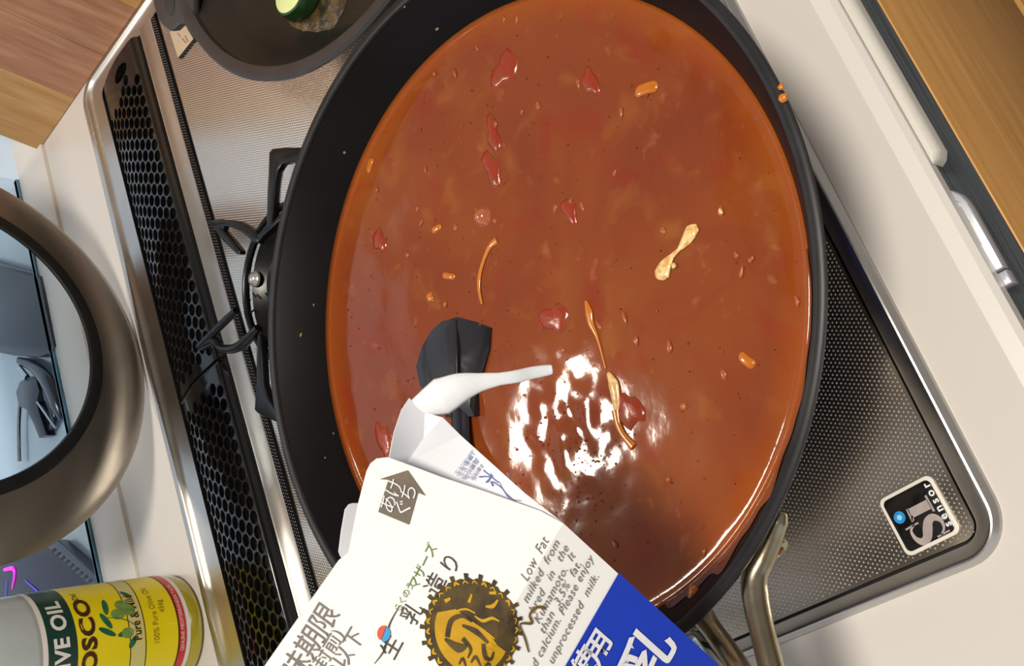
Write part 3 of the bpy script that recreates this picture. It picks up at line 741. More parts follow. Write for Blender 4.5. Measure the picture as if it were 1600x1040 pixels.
# ------------------------------------------------------------------ small pan
sx, sy = SC
p2 = empty('frying_pan', (sx, sy, .037)); tag(p2, 'smaller black frying pan holding a zucchini slice', 'frying pan')
link('body', revolve('body', [(0, .0370), (.098, .0370), (.104, .0390), (.116, .0520), (.1285, .0670), (.1278, .0684), (.1225, .0655), (.1130, .0530), (.1025, .0425), (.097, .0402), (0, .0400)], 128, (sx, sy, 0)), mat('grey_black_nonstick', (30, 29, 28), .33, noise=(30, .2, (38, 36, 34)), bump=(900, .08, .0005), spec=.45), p2)
link('rim', revolve('rim', [(.1225, .0656), (.1226, .0690), (.1240, .0702), (.1290, .0704), (.1304, .0692), (.1300, .0672), (.1280, .0662)], 128, (sx, sy, 0)), mat('charcoal_rim', (62, 59, 60), .4, noise=(60, .2, (54, 52, 53))), p2)
lobe = [(302, 64), (292, 48), (287, 37), (279, 39), (272, 46), (264, 47), (255, 42), (247, 32), (240, 12), (236, -8), (234, -40), (262, -70), (300, -60), (302, 0)]
link('spout_tab', prism('spout_tab', pxpoly(lobe, .069), .0645, .0690, .0016), bpy.data.materials['charcoal_rim'], p2)
o = link('tab_dent_shade', prism('tab_dent_shade', pxpoly([(256, -6), (258, 12), (264, 25), (270, 22), (273, 8), (272, -8)], .0692), .0688, .0693, .0001), mat('dent_shade', (50, 48, 50), .4, noise=(60, .2, (46, 44, 46))), p2)  # dent drawn as a thin darker patch, its shade put into the colour
link('handle', tube('handle', [(sx+.03, sy-.125, .066), (sx+.04, sy-.165, .074), (sx+.06, sy-.26, .082)], [.009, .011, .011], 14), m_pan, p2)
# zucchini slice and oil
z0 = at(473, -9, .0425)
zu = empty('zucchini_slice', z0); tag(zu, 'pale green zucchini slice with dark rind frying at the top edge', 'zucchini')
def disc(r0, r1, h0, h1, sy_=1.0):
    me = revolve('d', [(0, h1), (r0*.9, h1), (r0, h1-.0006), (r1, h0+.0004), (r1*.97, h0), (0, h0)], 40, (0, 0, 0))
    for v in me.vertices: v.co = Vector((v.co.x*1.0, v.co.y*1.25, v.co.z)); v.co += z0
    return me
link('flesh', disc(.0112, .0113, .001, .0085), mat('zucchini_flesh', (222, 236, 150), .3, noise=(90, .2, (232, 240, 176)), coat=.3), zu)
rind = revolve('rind', [(.0110, .0087), (.0120, .0082), (.0136, .0010), (.0134, -.0008), (.0105, -.0010)], 48, (0, 0, 0))
for v in rind.vertices: v.co = Vector((v.co.x, v.co.y*1.22, v.co.z)) + z0
link('rind', rind, mat('zucchini_rind', (18, 48, 14), .3, noise=(90, .2, (30, 72, 20)), coat=.3), zu)
m_oil = mat('brown_cooking_oil', (96, 76, 46), .10, noise=(140, .12, (48, 42, 30)), bump=(240, .9, .0016), coat=.8)
def oilfn():
    V = []; Fc = []; n = 60; c_ = at(490, 8, .0410); from mathutils import noise as nz
    for j in range(9):
        for k in range(n):
            a = 2*PI*k/n; r = j/8*(.023+.010*nz.noise(Vector((math.cos(a)*1.6, math.sin(a)*1.6, 2))))
            V.append((c_.x+r*math.cos(a)*1.1, c_.y+r*math.sin(a), .0404+.0012*(1-(j/8)**3)*(.6+.8*nz.noise(Vector((r*math.cos(a)*160, r*math.sin(a)*160, 0))))))
    for j in range(8):
        for k in range(n): a = j*n+k; b = j*n+(k+1) % n; Fc.append((a, a+n, b+n, b))
    return me_from('oil', V, Fc, True)
o = link('cooking_oil', oilfn(), m_oil); tag(o, 'shiny brown cooking oil around the zucchini slice', 'oil')
def oildrops():
    rnd = random.Random(4); V = []; Fc = []
    for _ in range(90):
        c_ = at(rnd.gauss(490, 34), rnd.uniform(-10, 56), .0401); s = rnd.uniform(.0003, .0011); n0 = len(V); V.append((c_.x, c_.y, c_.z+s*.6))
        for rr, hh in ((.6, .45), (1, 0)):
            for t in range(8): V.append((c_.x+s*rr*math.cos(t*PI/4), c_.y+s*rr*math.sin(t*PI/4), c_.z+s*hh))
        for t in range(8):
            u = (t+1) % 8; Fc.append((n0, n0+1+t, n0+1+u)); Fc.append((n0+1+t, n0+9+t, n0+9+u, n0+1+u))
    return me_from('oil_droplets', V, Fc, True)
o = link('oil_droplets', oildrops(), m_oil); tag(o, 'fine oil droplets spattered in the small pan', 'oil droplets', kind='stuff')

# ------------------------------------------------------------------ milk carton
TILT = math.radians(27)
NC = (RX*math.sin(TILT) - FW*math.cos(TILT)).normalized()        # outward normal of the front face
T = at(640, 636, .186)                                            # pouring tip
D0 = T + NC*.033
def onw(px, py, wd=0):
    d = ray(px, py); return CAM + d*(((D0-NC*wd-CAM).dot(NC))/d.dot(NC))
Cc = onw(880, 817); Uu = (onw(958, 908)-onw(882, 1040)).normalized(); Vv = (onw(1080, 1040)-Cc); Vv = (Vv-Uu*Vv.dot(Uu)*.5).normalized()
DEP = .066
SL = .42                                                          # roof slope (depth per length)
def ab(px, py):
    """pixel -> (a,b) on body plane or roof plane"""
    def solve(P):
        q = P-Cc; uu = 1; uv = Uu.dot(Vv); x = q.dot(Uu); y = q.dot(Vv); det = 1-uv*uv
        return ((x-uv*y)/det, (y-uv*x)/det)
    P = onw(px, py); a, b = solve(P)
    if b >= 0: return a, b
    # roof plane: P = Cc + a U + b V - N*(SL*-b)
    n = Uu.cross(Vv+NC*SL); d = ray(px, py); Q = CAM+d*((Cc-CAM).dot(n)/d.dot(n)); q = Q-Cc
    m_ = Matrix((Uu, Vv+NC*SL, n.normalized())).transposed(); s = m_.inverted()@q
    return s.x, s.y
def S3(a, b, h=0):
    wd = 0 if b >= 0 else -b*SL
    return Cc + Uu*a + Vv*b - NC*(wd-h)
ca = empty('milk_carton', Cc); tag(ca, 'white and blue opened gable-top milk carton tilted to pour', 'milk carton')
LEN = .135; WID = .070
# front panel (roof + body) as a thin sheet following the fold
topedge = [ab(*p) for p in [(880, 817), (845, 798), (760, 768), (690, 745), (645, 728), (606, 714), (590, 716), (580, 724), (574, 736), (560, 790), (546, 862), (530, 876)]]
lft = [(-WID-.006, topedge[-1][1]-.001), (-WID-.006, 0)]
# left part of the sealed roof slides along -u
a_last, b_last = topedge[-1]
c2_ = ab(415, 1040)
roof = topedge + [c2_] + [(c2_[0]-.02, c2_[1])] + [(c2_[0]-.02, 0), (0, 0)]
def sheet(name, pts, fn, th=.0007, cuts=()):
    me = curve2d(name, [pts], 0, cuts); bm = bmesh.new(); bm.from_mesh(me)
    for v in bm.verts: v.co = fn(v.co.x, v.co.y, 0)
    bmesh.ops.recalc_face_normals(bm, faces=bm.faces)
    if sum((f.normal for f in bm.faces), Vector()).dot(NC) < 0: bmesh.ops.reverse_faces(bm, faces=bm.faces)
    r = bmesh.ops.extrude_face_region(bm, geom=bm.faces[:])
    for g_ in r['geom']:
        if isinstance(g_, bmesh.types.BMVert): g_.co -= NC*th
    bmesh.ops.recalc_face_normals(bm, faces=bm.faces); bm.to_mesh(me); bm.free(); return autosmooth(me, .5)
roof[-1] = (0, 0)
link('roof_panel', sheet('roof_panel', roof, S3), m_carton, ca)
# body box (front face at depth 0)
def bodyfn(bm):
    P = []
    for bb in (0, LEN):
        for wd in (0, DEP):
            for a in (-c2w, 0): P.append(bm.verts.new(Cc+Uu*a+Vv*bb-NC*wd))
    for q in ((0, 1, 3, 2), (4, 6, 7, 5), (0, 4, 5, 1), (2, 3, 7, 6), (1, 5, 7, 3), (0, 2, 6, 4)): bm.faces.new([P[i] for i in q])
c2w = max(WID, -c2_[0]+.02)
link('body', autosmooth(bm_mesh('body', bodyfn, bevel=.0006)), m_carton, ca)
# back roof panel and side gable
def backroof(bm):
    A = [S3(c2_[0]+.001, c2_[1]+.002, -.0012), S3(topedge[-1][0]+.002, topedge[-1][1]+.004, -.0012), Cc-Uu*.004-NC*DEP, Cc-Uu*c2w-NC*DEP]
    f = bm.faces.new([bm.verts.new(p) for p in A])
link('back_roof_panel', bm_mesh('back_roof_panel', backroof), m_carton, ca)
# pouring beak: printed grey panel and bright curved lip
def beak_face(bm, pts):
    bm.faces.new([bm.verts.new(onw(a, b, wd)) for a, b, wd in pts])
W1 = .033
def beak(bm):
    g = {}
    def V_(k, a, b, wd): g[k] = bm.verts.new(onw(a, b, wd))
    V_('c', 882, 818, .0006); V_('e1', 820, 770, .006); V_('e2', 760, 716, .014); V_('e3', 720, 680, .020); V_('e4', 692, 652, .026)
    V_('t1', 664, 644, .030); V_('t0', 640, 622, W1); V_('t2', 628, 640, .031); V_('t3', 616, 676, .028); V_('t4', 607, 722, .0235)
    V_('m1', 662, 684, .0290); V_('m2', 636, 722, .0262); V_('n1', 700, 760, .018); V_('n2', 800, 800, .008); V_('k', 640, 745, .024); V_('k2', 600, 745, .0235)
    for q in (('c', 'e1', 'n2'), ('e1', 'e2', 'n1', 'n2'), ('e2', 'e3', 'm2', 'n1'), ('e3', 'e4', 'm1', 'm2'), ('e4', 't1', 'm1'), ('t1', 't0', 't2', 'm1'), ('m1', 't2', 't3', 'm2'), ('m2', 't3', 't4', 'k'), ('m2', 'k', 'n1'), ('t4', 'k2', 'k')):
        bm.faces.new([g[k] for k in q])
me = bm_mesh('pouring_beak', beak)
bm = bmesh.new(); bm.from_mesh(me); bmesh.ops.recalc_face_normals(bm, faces=bm.faces)
r = bmesh.ops.extrude_face_region(bm, geom=bm.faces[:])
for g_ in r['geom']:
    if isinstance(g_, bmesh.types.BMVert): g_.co -= NC*.0006
bmesh.ops.recalc_face_normals(bm, faces=bm.faces); bm.to_mesh(me); bm.free()
link('pouring_beak', autosmooth(me, .35), m_cartin, ca)
# far half of the beak, mirrored across the mid depth
me2 = me.copy(); mid = D0-NC*(W1+.001)
for v in me2.vertices:
    d = (v.co-mid).dot(NC); v.co = v.co - NC*2*d
    v.co += Vv*.010
link('far_beak_panel', me2, m_cartin, ca)
# tab of the opposite seal fin
tab = [onw(a, b, .034) for a, b in [(552, 786), (546, 788), (540, 796), (534, 830), (530, 862), (533, 870), (541, 876), (556, 866), (576, 850), (590, 800), (572, 786)]]
def tabfn(bm):
    f = bm.faces.new([bm.verts.new(p) for p in tab]); r = bmesh.ops.extrude_face_region(bm, geom=[f])
    for g_ in r['geom']:
        if isinstance(g_, bmesh.types.BMVert): g_.co -= NC*.0008
link('seal_tab', bm_mesh('seal_tab', tabfn), m_cartin, ca)
# blue lower band
b0 = ab(958, 908)[1]; b0b = ab(882, 1040)[1]
def bandfn(bm):
    bl = b0b+(b0b-b0)*(c2w/.001 if False else 0)
    aL, bL = ab(882, 1040); sl = (bL-b0)/(aL-0.0)
    P = [Cc+Uu*.0002+Vv*b0+NC*.0003, Cc+Uu*.0002+Vv*LEN+NC*.0003, Cc-Uu*c2w+Vv*LEN+NC*.0003, Cc-Uu*c2w+Vv*(b0-sl*c2w)+NC*.0003]
    bm.faces.new([bm.verts.new(p) for p in P])
link('blue_band', bm_mesh('blue_band', bandfn), m_blue, ca)
# prints. local print frame: x along Uu (reading direction), y up = -Vv
ang_fix = 0
def pf(px, py, h=.0004, rotd=0, sh=0.0):
    a0_, b0_ = ab(px, py); cr, sr = math.cos(math.radians(rotd)), math.sin(math.radians(rotd))
    def fn(x, y):
        X, Y = x*cr-y*sr, x*sr+y*cr
        return S3(a0_+X+sh*Y, b0_-Y, h)
    return fn
def ptext(body, px, py, size, m, **k):
    h = k.pop('h', .0004); rotd = k.pop('rot', 0)
    link('lettering', text_mesh(body, size, pf(px, py, h, rotd), **k), m, ca)
# arrow tag
A0 = pf(624, 775, .0003, 3)
arrow = [(-.0072, -.0056), (.0030, -.0056), (.0030, -.0080), (.0098, .0), (.0030, .0080), (.0030, .0056), (-.0072, .0056)]
arrow = [(590, 799), (606, 749), (592, 748), (636, 734), (664, 774), (652, 769), (638, 819)]
me = curve2d('arrow_print', [[ab(*p) for p in arrow]])
for v in me.vertices: v.co = S3(v.co.x, v.co.y, .0004)
link('arrow_print', me, m_ink2 if 'm_ink2' in globals() else mat('taupe_ink', (122, 112, 98), .6, noise=(200, .2, (108, 98, 86))), ca)
for ch, px, py in (('あ', 606, 786), ('け', 616, 762), ('ぐ', 629, 793), ('ち', 638, 769)): ptext(ch, px, py, .0046, m_wprint, h=.0008, rot=14)
for ch, px, py in (('生', 612, 1010), ('乳', 644, 958), ('造', 680, 913), ('り', 704, 881)): ptext(ch, px, py, .0053, m_ink, rot=4)
ptext('マザーズ', 660, 885, .0033, m_green, rot=6, space=.85); ptext('らくのう', 631, 932, .0021, m_green, rot=4, space=.85)
ptext('賞味期限', 474, 1022, .0068, m_inkg, align='CENTER', rot=2, space=.9)
ptext('(開封前)', 503, 1030, .0044, m_inkg, rot=2); ptext('10℃以下', 526, 1044, .0050, m_inkg, rot=2)
for body, px, py in (('Low  Fat', 834, 873), ('milked  from', 844, 892), ('bred   in   the', 856, 904), ('Kumamoto.  It', 865, 918), ('than  3.5%  fat.', 874, 932), ('and calcium. Please enjoy', 873, 962), ('as  unprocessed  milk.', 888, 978)):
    ptext(body, px, py, .0034, m_inkg, shear=.25, xs=.92, space=1.08, rot=3)
ptext('生乳100%使用', 905, 1050, .0086, m_wprint, h=.0007, align='RIGHT', rot=0) if False else None
ptext('使', 913, 1036, .0080, m_wprint, h=.0007, offset=.0002); ptext('用', 934, 1010, .0084, m_wprint, h=.0007, offset=.0002)
ptext('乳', 1014, 1028, .0170, m_wprint, h=.0007, offset=.0003)
# small red and blue mark with thin curve
link('mark_line', stroke_mesh('mark_line', [([(-.0075, -.0012), (-.003, -.0014), (.002, .0006), (.0075, .0010)], [.0001, .0004, .0004, .0001])], pf(603, 990, .0004, 0)), m_ink, ca)
def half(s):
    return [(.0018*math.cos(a), s*.0015*math.sin(a)) for a in [PI*t/14 for t in range(15)]]
link('red_half', flatpoly('red_half', half(1), pf(598, 988, .0005, 12)), mat('red_ink', (222, 96, 70), .5, noise=(100, .2, (214, 88, 62))), ca)
link('blue_half', flatpoly('blue_half', half(-1), pf(599, 989, .0005, 12)), mat('sky_blue_ink', (70, 160, 220), .5, noise=(100, .2, (62, 150, 212))), ca)
# round seal, drawn in its own frame (local x towards the right edge of the photograph)
E0 = lambda h: pf(739, 985, h, -57)
rs = .0122
def ring(r0, wob=0, n=72, ph=0): return [((r0+wob*math.sin(k*9+ph))*math.cos(2*PI*k/n), (r0+wob*math.sin(k*9+ph))*math.sin(2*PI*k/n)) for k in range(n)]
link('seal_disc', flatpoly('seal_disc', ring(rs, .0003), E0(.0004), 3), m_seal, ca)
for k in range(22):
    a = 2*PI*k/22; link('seal_spike', flatpoly('seal_spike', [(rs*.98*math.cos(a-.035), rs*.98*math.sin(a-.035)), (rs*1.10*math.cos(a-.05), rs*1.10*math.sin(a-.05)), (rs*1.11*math.cos(a+.03), rs*1.11*math.sin(a+.03)), (rs*.98*math.cos(a+.035), rs*.98*math.sin(a+.035))], E0(.0005)), m_seal, ca)
yell = [(.0098*math.cos(a), .0098*math.sin(a)) for a in [math.radians(158+t*7) for t in range(26)]]
yell = yell+[(.0062, -.0030), (.0030, .0004), (-.0010, .0026), (-.0045, .0048)]
link('seal_field', flatpoly('seal_field', yell, E0(.0006), 3), m_gold, ca)
gs = []
for k in range(30):
    a = 2*PI*k/30; r_ = .0111
    gs.append(([(r_*math.cos(a), r_*math.sin(a)), ((r_+.0006)*math.cos(a+.08), (r_+.0006)*math.sin(a+.08)), (r_*math.cos(a+.13), r_*math.sin(a+.13))], [.0002, .0008 if -1.2 < a-4 < 1.9 or k % 3 == 0 else .0004, .0002]))
gs += [([(.0030, .0060), (.0048, .0062), (.0062, .0078)], [.0004, .0010, .0004]), ([(.0002, .0036), (.0022, .0026), (.0046, .0034), (.0064, .0028)], [.0003, .0008, .0007, .0003]),
       ([(-.0056, .0012), (-.0046, .0040), (-.0020, .0050), (.0004, .0042)], [.0003, .0005, .0005, .0003]), ([(.0040, .0092), (.0058, .0094)], [.0006, .0008]), ([(-.0012, .0066), (-.0004, .0086)], [.0008, .0004]),
       ([(-.0072, .0064), (-.0058, .0072)], [.0010, .0005]), ([(.0000, .0012), (.0030, .0000), (.0052, -.0014)], [.0003, .0005, .0003])]
link('seal_gold_lines', stroke_mesh('seal_gold_lines', gs, E0(.0007)), m_gold, ca)
ds = [([(-.0068, -.0018), (-.0058, .0020), (-.0030, .0034), (-.0006, .0022)], [.0012, .0012, .0010, .0004]), ([(-.0030, .0012), (.0004, .0000), (.0034, -.0024)], [.0006, .0014, .0006]),
      ([(.0022, -.0026), (.0026, -.0056), (.0044, -.0062), (.0050, -.0044)], [.0010, .0011, .0008, .0004]), ([(-.0074, -.0022), (-.0040, -.0040), (-.0018, -.0030)], [.0006, .0024, .0005]),
      ([(-.0030, -.0018), (-.0010, -.0040), (-.0018, -.0062)], [.0012, .0008, .0003]), ([(-.0010, -.0072), (.0002, -.0058), (.0014, -.0078)], [.0003, .0009, .0003]), ([(-.0040, -.0078), (-.0030, -.0064), (-.0022, -.0084)], [.0003, .0008, .0003]),
      ([(.0024, -.0084), (.0036, -.0072), (.0044, -.0080)], [.0003, .0008, .0003])]
link('seal_dark_lines', stroke_mesh('seal_dark_lines', ds, E0(.0008)), m_seal, ca)
link('ribbon_line', stroke_mesh('ribbon_line', [([(-.003, -.0035), (-.001, -.0005), (.001, .0030), (.0032, .0002), (.0045, .0020), (.0072, .0012), (.0085, -.0012)], [.0004, .0006, .0005, .0008, .0006, .0007, .0009])], pf(820, 990, .0005)), mat('bronze_ink', (120, 92, 30), .5, noise=(100, .2, (96, 76, 34))), ca)
# faint blue print on the beak
def bk(px0, py0, ux, uy, vx, vy, h=.0014):
    def fn(x, y):
        px, py = px0+ux*x+vx*y, py0+uy*x+vy*y
        # depth of the beak panel at that pixel (between its edge and the carton fold)
        t = max(0, min(1, (882-px)/190)); t2 = (py-(652+(px-692)*.873))/60
        return onw(px, py, .0006+.0244*t - .0006*0 - h + (-.002 if False else 0) - .0045*max(0, min(1, t2)))
    return fn
for i, (x, y, s) in enumerate(((727, 722, 10), (737, 728, 10), (745, 736, 8))):
    link('lettering', text_mesh('■■■■■■■' if i == 9 else ('生乳使用品', '成分無調整', '開封後早')[i], s, bk(x, y, .62, -.80, .80, .60)), m_bluei, ca)
link('lettering', text_mesh('米', 34, bk(765, 742, .60, -.62, .75, .62)), m_bluei, ca)
link('lettering', stroke_mesh('lettering', [([(0, 0), (14, 10), (26, 26), (44, 30)], [2, 2, 1.4, 1]), ([(8, -4), (20, 18), (40, 36)], [1.5, 1.5, 1]), ([(22, -14), (28, 4), (20, 8)], [1.5, 2, 1])], bk(770, 752, 1, 0, 0, 1)), m_bluei, ca)

# ------------------------------------------------------------------ milk stream
def stream():
    ctr = [((640, 640), .1852), ((660, 632), .1840), ((690, 619), .1805), ((720, 605), .177), ((750, 597), .173), ((780, 592), .169), ((806, 588), .165), ((832, 582), .160), ((856, 578), .156), ((863, 577), .1552)]
    wid = [(6, 9), (15, 17), (22, 27), (19, 22), (13, 15), (9, 11), (10, 11), (9, 10), (8, 8), (7, 6)]
    P = [at(a[0], a[1], z) for a, z in ctr]; P = smooth_path(P, 6)
    W_ = np.interp(np.linspace(0, len(wid)-1, len(P)), range(len(wid)), [w_[1] for w_ in wid])
    V = []; Fc = []; seg = 14
    for i, p in enumerate(P):
        t = (P[min(i+1, len(P)-1)]-P[max(i-1, 0)]).normalized(); vw = (CAM-p).normalized(); s = t.cross(vw).normalized(); u = s.cross(t).normalized()
        dist = (CAM-p).length; rr = W_[i]*dist/F; tw = i/len(P)*2.6; fl_ = .30+.15*math.sin(tw*2)**2
        for k in range(seg):
            a = 2*PI*k/seg; bulge = 1+.10*math.sin(2*a+tw*3)
            V.append(p+s*math.cos(a)*rr*bulge+u*math.sin(a)*rr*fl_)
    for i in range(len(P)-1):
        for k in range(seg): Fc.append((i*seg+k, i*seg+(k+1) % seg, (i+1)*seg+(k+1) % seg, (i+1)*seg+k))
    n = len(V); V += [P[0], P[-1]+(P[-1]-P[-4])*.4]
    for k in range(seg):
        Fc.append((n, (k+1) % seg, k)); b = (len(P)-1)*seg; Fc.append((n+1, b+k, b+(k+1) % seg))
    me = me_from('milk_stream', V, Fc, True); bm = bmesh.new(); bm.from_mesh(me); bmesh.ops.recalc_face_normals(bm, faces=bm.faces); bm.to_mesh(me); bm.free(); return me
o = link('milk_stream', stream(), m_milk); tag(o, 'twisted white stream of milk pouring from the carton over the soup', 'milk')

# ------------------------------------------------------------------ glass pan lid standing behind the hob
ld = empty('pot_cover', (.188, .384, 0)); tag(ld, 'large round glass pan lid with wide brushed steel band standing upright', 'pan lid')
LC = (.188, .3835, .1452)
m_band = mat('brushed_lid_steel', (168, 160, 150), .42, 1, noise=(5, .2, (150, 142, 133)), aniso=.6, bump=(300, .05, .0005), rnoise=(40, .36, .48, (1, 1, 1)))
link('steel_band', revolve('steel_band', [(.1452, .0), (.1456, .0020), (.1440, .0046), (.138, .0090), (.128, .0130), (.118, .0160), (.1085, .0178), (.1080, .0170), (.118, .0150), (.128, .0120), (.138, .0078), (.1435, .0012), (.1452, 0)], 160, LC, axis='Y'), m_band, ld)
link('gasket_ring', revolve('gasket_ring', [(.1090, .0176), (.1082, .0196), (.1050, .0202), (.1010, .0196), (.1000, .0176), (.1010, .0166), (.108, .0164)], 128, LC, axis='Y'), m_gasket, ld)
link('glass_centre', revolve('glass_centre', [(.1022, .0182), (.070, .0240), (.040, .0270), (0, .0285), (0, .0260), (.040, .0245), (.070, .0215), (.1022, .0165), (.1022, .0182)], 96, LC, axis='Y'), m_glass, ld)
link('knob', revolve('knob', [(0, .052), (.010, .0515), (.014, .049), (.0145, .044), (.008, .038), (.007, .028), (0, .028)], 32, LC, axis='Y'), m_gasket, ld)

# ------------------------------------------------------------------ olive oil bottle
BC = (.000, .4115); br = .034
ob = empty('olive_oil_bottle', (BC[0], BC[1], 0)); tag(ob, 'yellow labelled olive oil bottle standing at the lower left behind the hob', 'bottle')
m_oilglass = mat('olive_oil', (214, 196, 20), .03, trans=.35, ior=1.47, noise=(20, .2, (190, 172, 20)), coat=.6)
m_clear = mat('bottle_plastic', (214, 222, 224), .08, trans=.5, ior=1.3, noise=(10, .2, (206, 214, 216)))
link('oil_body', revolve('oil_body', [(0, .0030), (.012, .0026), (.022, .0006), (.028, .0002), (.0320, .0022), (.0338, .0070), (.0340, .0130), (.0340, .1050), (0, .1050)], 72, (BC[0], BC[1], 0)), m_oilglass, ob)
link('shoulder', revolve('shoulder', [(.0338, .1050), (.0337, .1300), (.0320, .1450), (.0240, .1620), (.0150, .1750), (.0135, .2000), (.0, .2005)], 72, (BC[0], BC[1], 0)), m_clear, ob)
link('see_through_white', revolve('see_through_white', [(.0300, .1060), (.0290, .1180), (.0250, .1280), (.0150, .1360), (0, .138)], 48, (BC[0], BC[1], 0)), mat('ivory_see_through', (226, 226, 214), .4, noise=(20, .2, (216, 218, 206))), ob)  # ivory shape added for the white background showing through the empty top
link('cap', revolve('cap', [(.0155, .1980), (.0160, .2000), (.0160, .2200), (.0150, .2215), (0, .2215)], 40, (BC[0], BC[1], 0)), m_blue if False else mat('green_cap', (24, 70, 40), .4, noise=(20, .2, (30, 80, 46))), ob)
def cylmap(a0d, z0_, r, tilt=0):
    def fn(x, y):
        a = math.radians(a0d)+x/br; return Vector((BC[0]+r*math.cos(a), BC[1]+r*math.sin(a), z0_+y+tilt*x))
    return fn
def cband(name, z0_, z1_, r, m, a0=-200, a1=20, wave=None):
    V = []; Fc = []; n = 80
    for i in range(n+1):
        a = math.radians(a0+(a1-a0)*i/n); x, y = BC[0]+r*math.cos(a), BC[1]+r*math.sin(a)
        dz = wave(a0+(a1-a0)*i/n) if wave else (0, 0)
        V += [(x, y, z0_+dz[0]), (x, y, z1_+dz[1])]
    for i in range(n): Fc.append((2*i, 2*i+2, 2*i+3, 2*i+1))
    link(name, me_from(name, V, Fc, True), m, ob)
m_yel = mat('yellow_label', (236, 214, 10), .35, noise=(12, .2, (228, 206, 8)), coat=.2)
m_dgreen = mat('dark_green_label', (16, 52, 42), .35, noise=(12, .2, (20, 60, 48)), coat=.2)
m_lw = mat('label_white', (228, 222, 214), .35, noise=(12, .2, (220, 214, 206)), coat=.2)
m_red = mat('red_label', (196, 34, 34), .35, noise=(12, .2, (208, 48, 44)), coat=.2)
m_crm = mat('cream_label', (214, 204, 128), .35, noise=(12, .2, (206, 194, 116)), coat=.2)
m_choc = mat('chocolate_print', (62, 30, 10), .4, noise=(60, .2, (74, 38, 14)))
dz = lambda k: (lambda a: (k*(a+95)/90*.01, k*(a+95)/90*.01))
def arc(amp): return lambda a: (-amp*math.cos(math.radians((a+100)*1.3)), -amp*math.cos(math.radians((a+100)*1.3)))
cband('label', .0130, .1055, .03425, m_lw, wave=lambda a: (arc(.0015)(a)[0], 0))
cband('label_yellow', .0215, .0850, .0344, m_yel, wave=lambda a: (arc(.0015)(a)[0], 0))
cband('label_green', .0850, .1025, .0344, m_dgreen)
cband('label_red', .0160, .0208, .0345, m_red, wave=arc(.0015))
cband('label_dark_line', .0207, .0218, .03455, m_choc, wave=arc(.0015))
cband('label_cream', .0405, .0505, .0345, m_crm, wave=arc(-.002))
cband('label_line', .0402, .0408, .03455, m_choc, wave=arc(-.002)); cband('label_line', .0502, .0508, .03455, m_choc, wave=arc(-.002))
def btext(body, a0d, z0_, size, m, r=.0347, **k): link('lettering', text_mesh(body, size, cylmap(a0d, z0_, r), **k), m, ob)
btext('OLIVE OIL', -105, .0938, .0125, m_lw, xs=1.0, offset=.0004, space=1.05)
btext('BOSCO', -104, .0775, .0125, m_choc, xs=1.28, offset=.0005, space=1.05)
btext('Pure & Mild', -86, .0474, .0078, m_choc, xs=.80, offset=.00012)
btext('100% Pure Olive Oil', -86, .0350, .0054, mat('olive_print', (140, 112, 20), .5, noise=(60, .2, (150, 122, 28))), xs=.85)
btext('456g', -80, .0290, .0052, bpy.data.materials['olive_print'], xs=.85)
btext('GENUINE MEDITERRANEAN TASTE', -92, .0172, .0034, m_lw, xs=.85)
btext('Dal', -52, .0790, .0050, m_choc)
m_leaf = mat('leaf_print', (24, 78, 52), .4, noise=(160, .2, (40, 110, 74))); m_olv = mat('olive_print_green', (96, 130, 52), .4, noise=(220, .2, (130, 160, 80)))
for cx_, cz_, L_, W_, an in ((-.0040, .0710, .0115, .0036, 118), (.0050, .0690, .0110, .0036, 82), (-.0105, .0715, .0115, .0034, 150), (-.0130, .0600, .0105, .0036, 188), (.0125, .0530, .0080, .0030, -50), (-.0190, .0560, .0075, .0036, 235)):
    an_ = math.radians(an)-PI/2; pts = [(cx_+(-L_/2*math.cos(t))*math.cos(an_)-(W_/2*math.sin(t))*math.sin(an_), (-L_/2*math.cos(t))*math.sin(an_)+(W_/2*math.sin(t))*math.cos(an_)) for t in [2*PI*k/18 for k in range(18)]]
    pts = [(-p_[1]+0*cx_+cx_, p_[0]-cx_) for p_ in pts] if False else pts
    link('leaf_print', flatpoly('leaf_print', pts, cylmap(-80, cz_-.005, .03462), 2), m_leaf, ob)
for cx_, cz_, r_ in ((-.0010, .0630, .0038), (.0048, .0590, .0036), (.0010, .0560, .0042), (-.0130, .0590, .0034)):
    link('olive_print', flatpoly('olive_print', [(cx_+r_*.9*math.cos(t), r_*1.1*math.sin(t)) for t in [2*PI*k/20 for k in range(20)]], cylmap(-80, cz_-.005, .03475), 2), m_olv, ob)
link('leaf_print', stroke_mesh('leaf_print', [([(-.002, .072), (-.004, .062), (-.009, .054), (-.016, .050)], [.0003, .0005, .0004, .0002])], lambda x, y: cylmap(-80, -.005, .0348)(x, y)), m_leaf, ob)

# ------------------------------------------------------------------ wooden board leaning at the right end
wb = empty('wooden_board', (.425, .2, 0)); tag(wb, 'thick wooden board of joined planks leaning at the upper left corner', 'wooden board')
def plank(y0, y1, m):
    def fn(bm):
        P = []
        for y in (y0, y1):
            for z in (.0005, .42):
                for x in (.4142, .4460): P.append(bm.verts.new((x+.30*z, y, z)))
        for q in ((0, 1, 3, 2), (4, 6, 7, 5), (0, 4, 5, 1), (2, 3, 7, 6), (0, 2, 6, 4), (1, 5, 7, 3)): bm.faces.new([P[i] for i in q])
    link('plank', autosmooth(bm_mesh('plank', fn, bevel=.0008)), m, wb)
plank(.3855, .4540, m_wood_yel); plank(.3330, .3850, m_wood_red); plank(.2800, .3325, m_wood_red); plank(.2200, .2795, m_wood_tan); plank(.1500, .2195, m_wood_tan); plank(.0600, .1495, m_wood_tan); plank(-.06, .0595, m_wood_red)

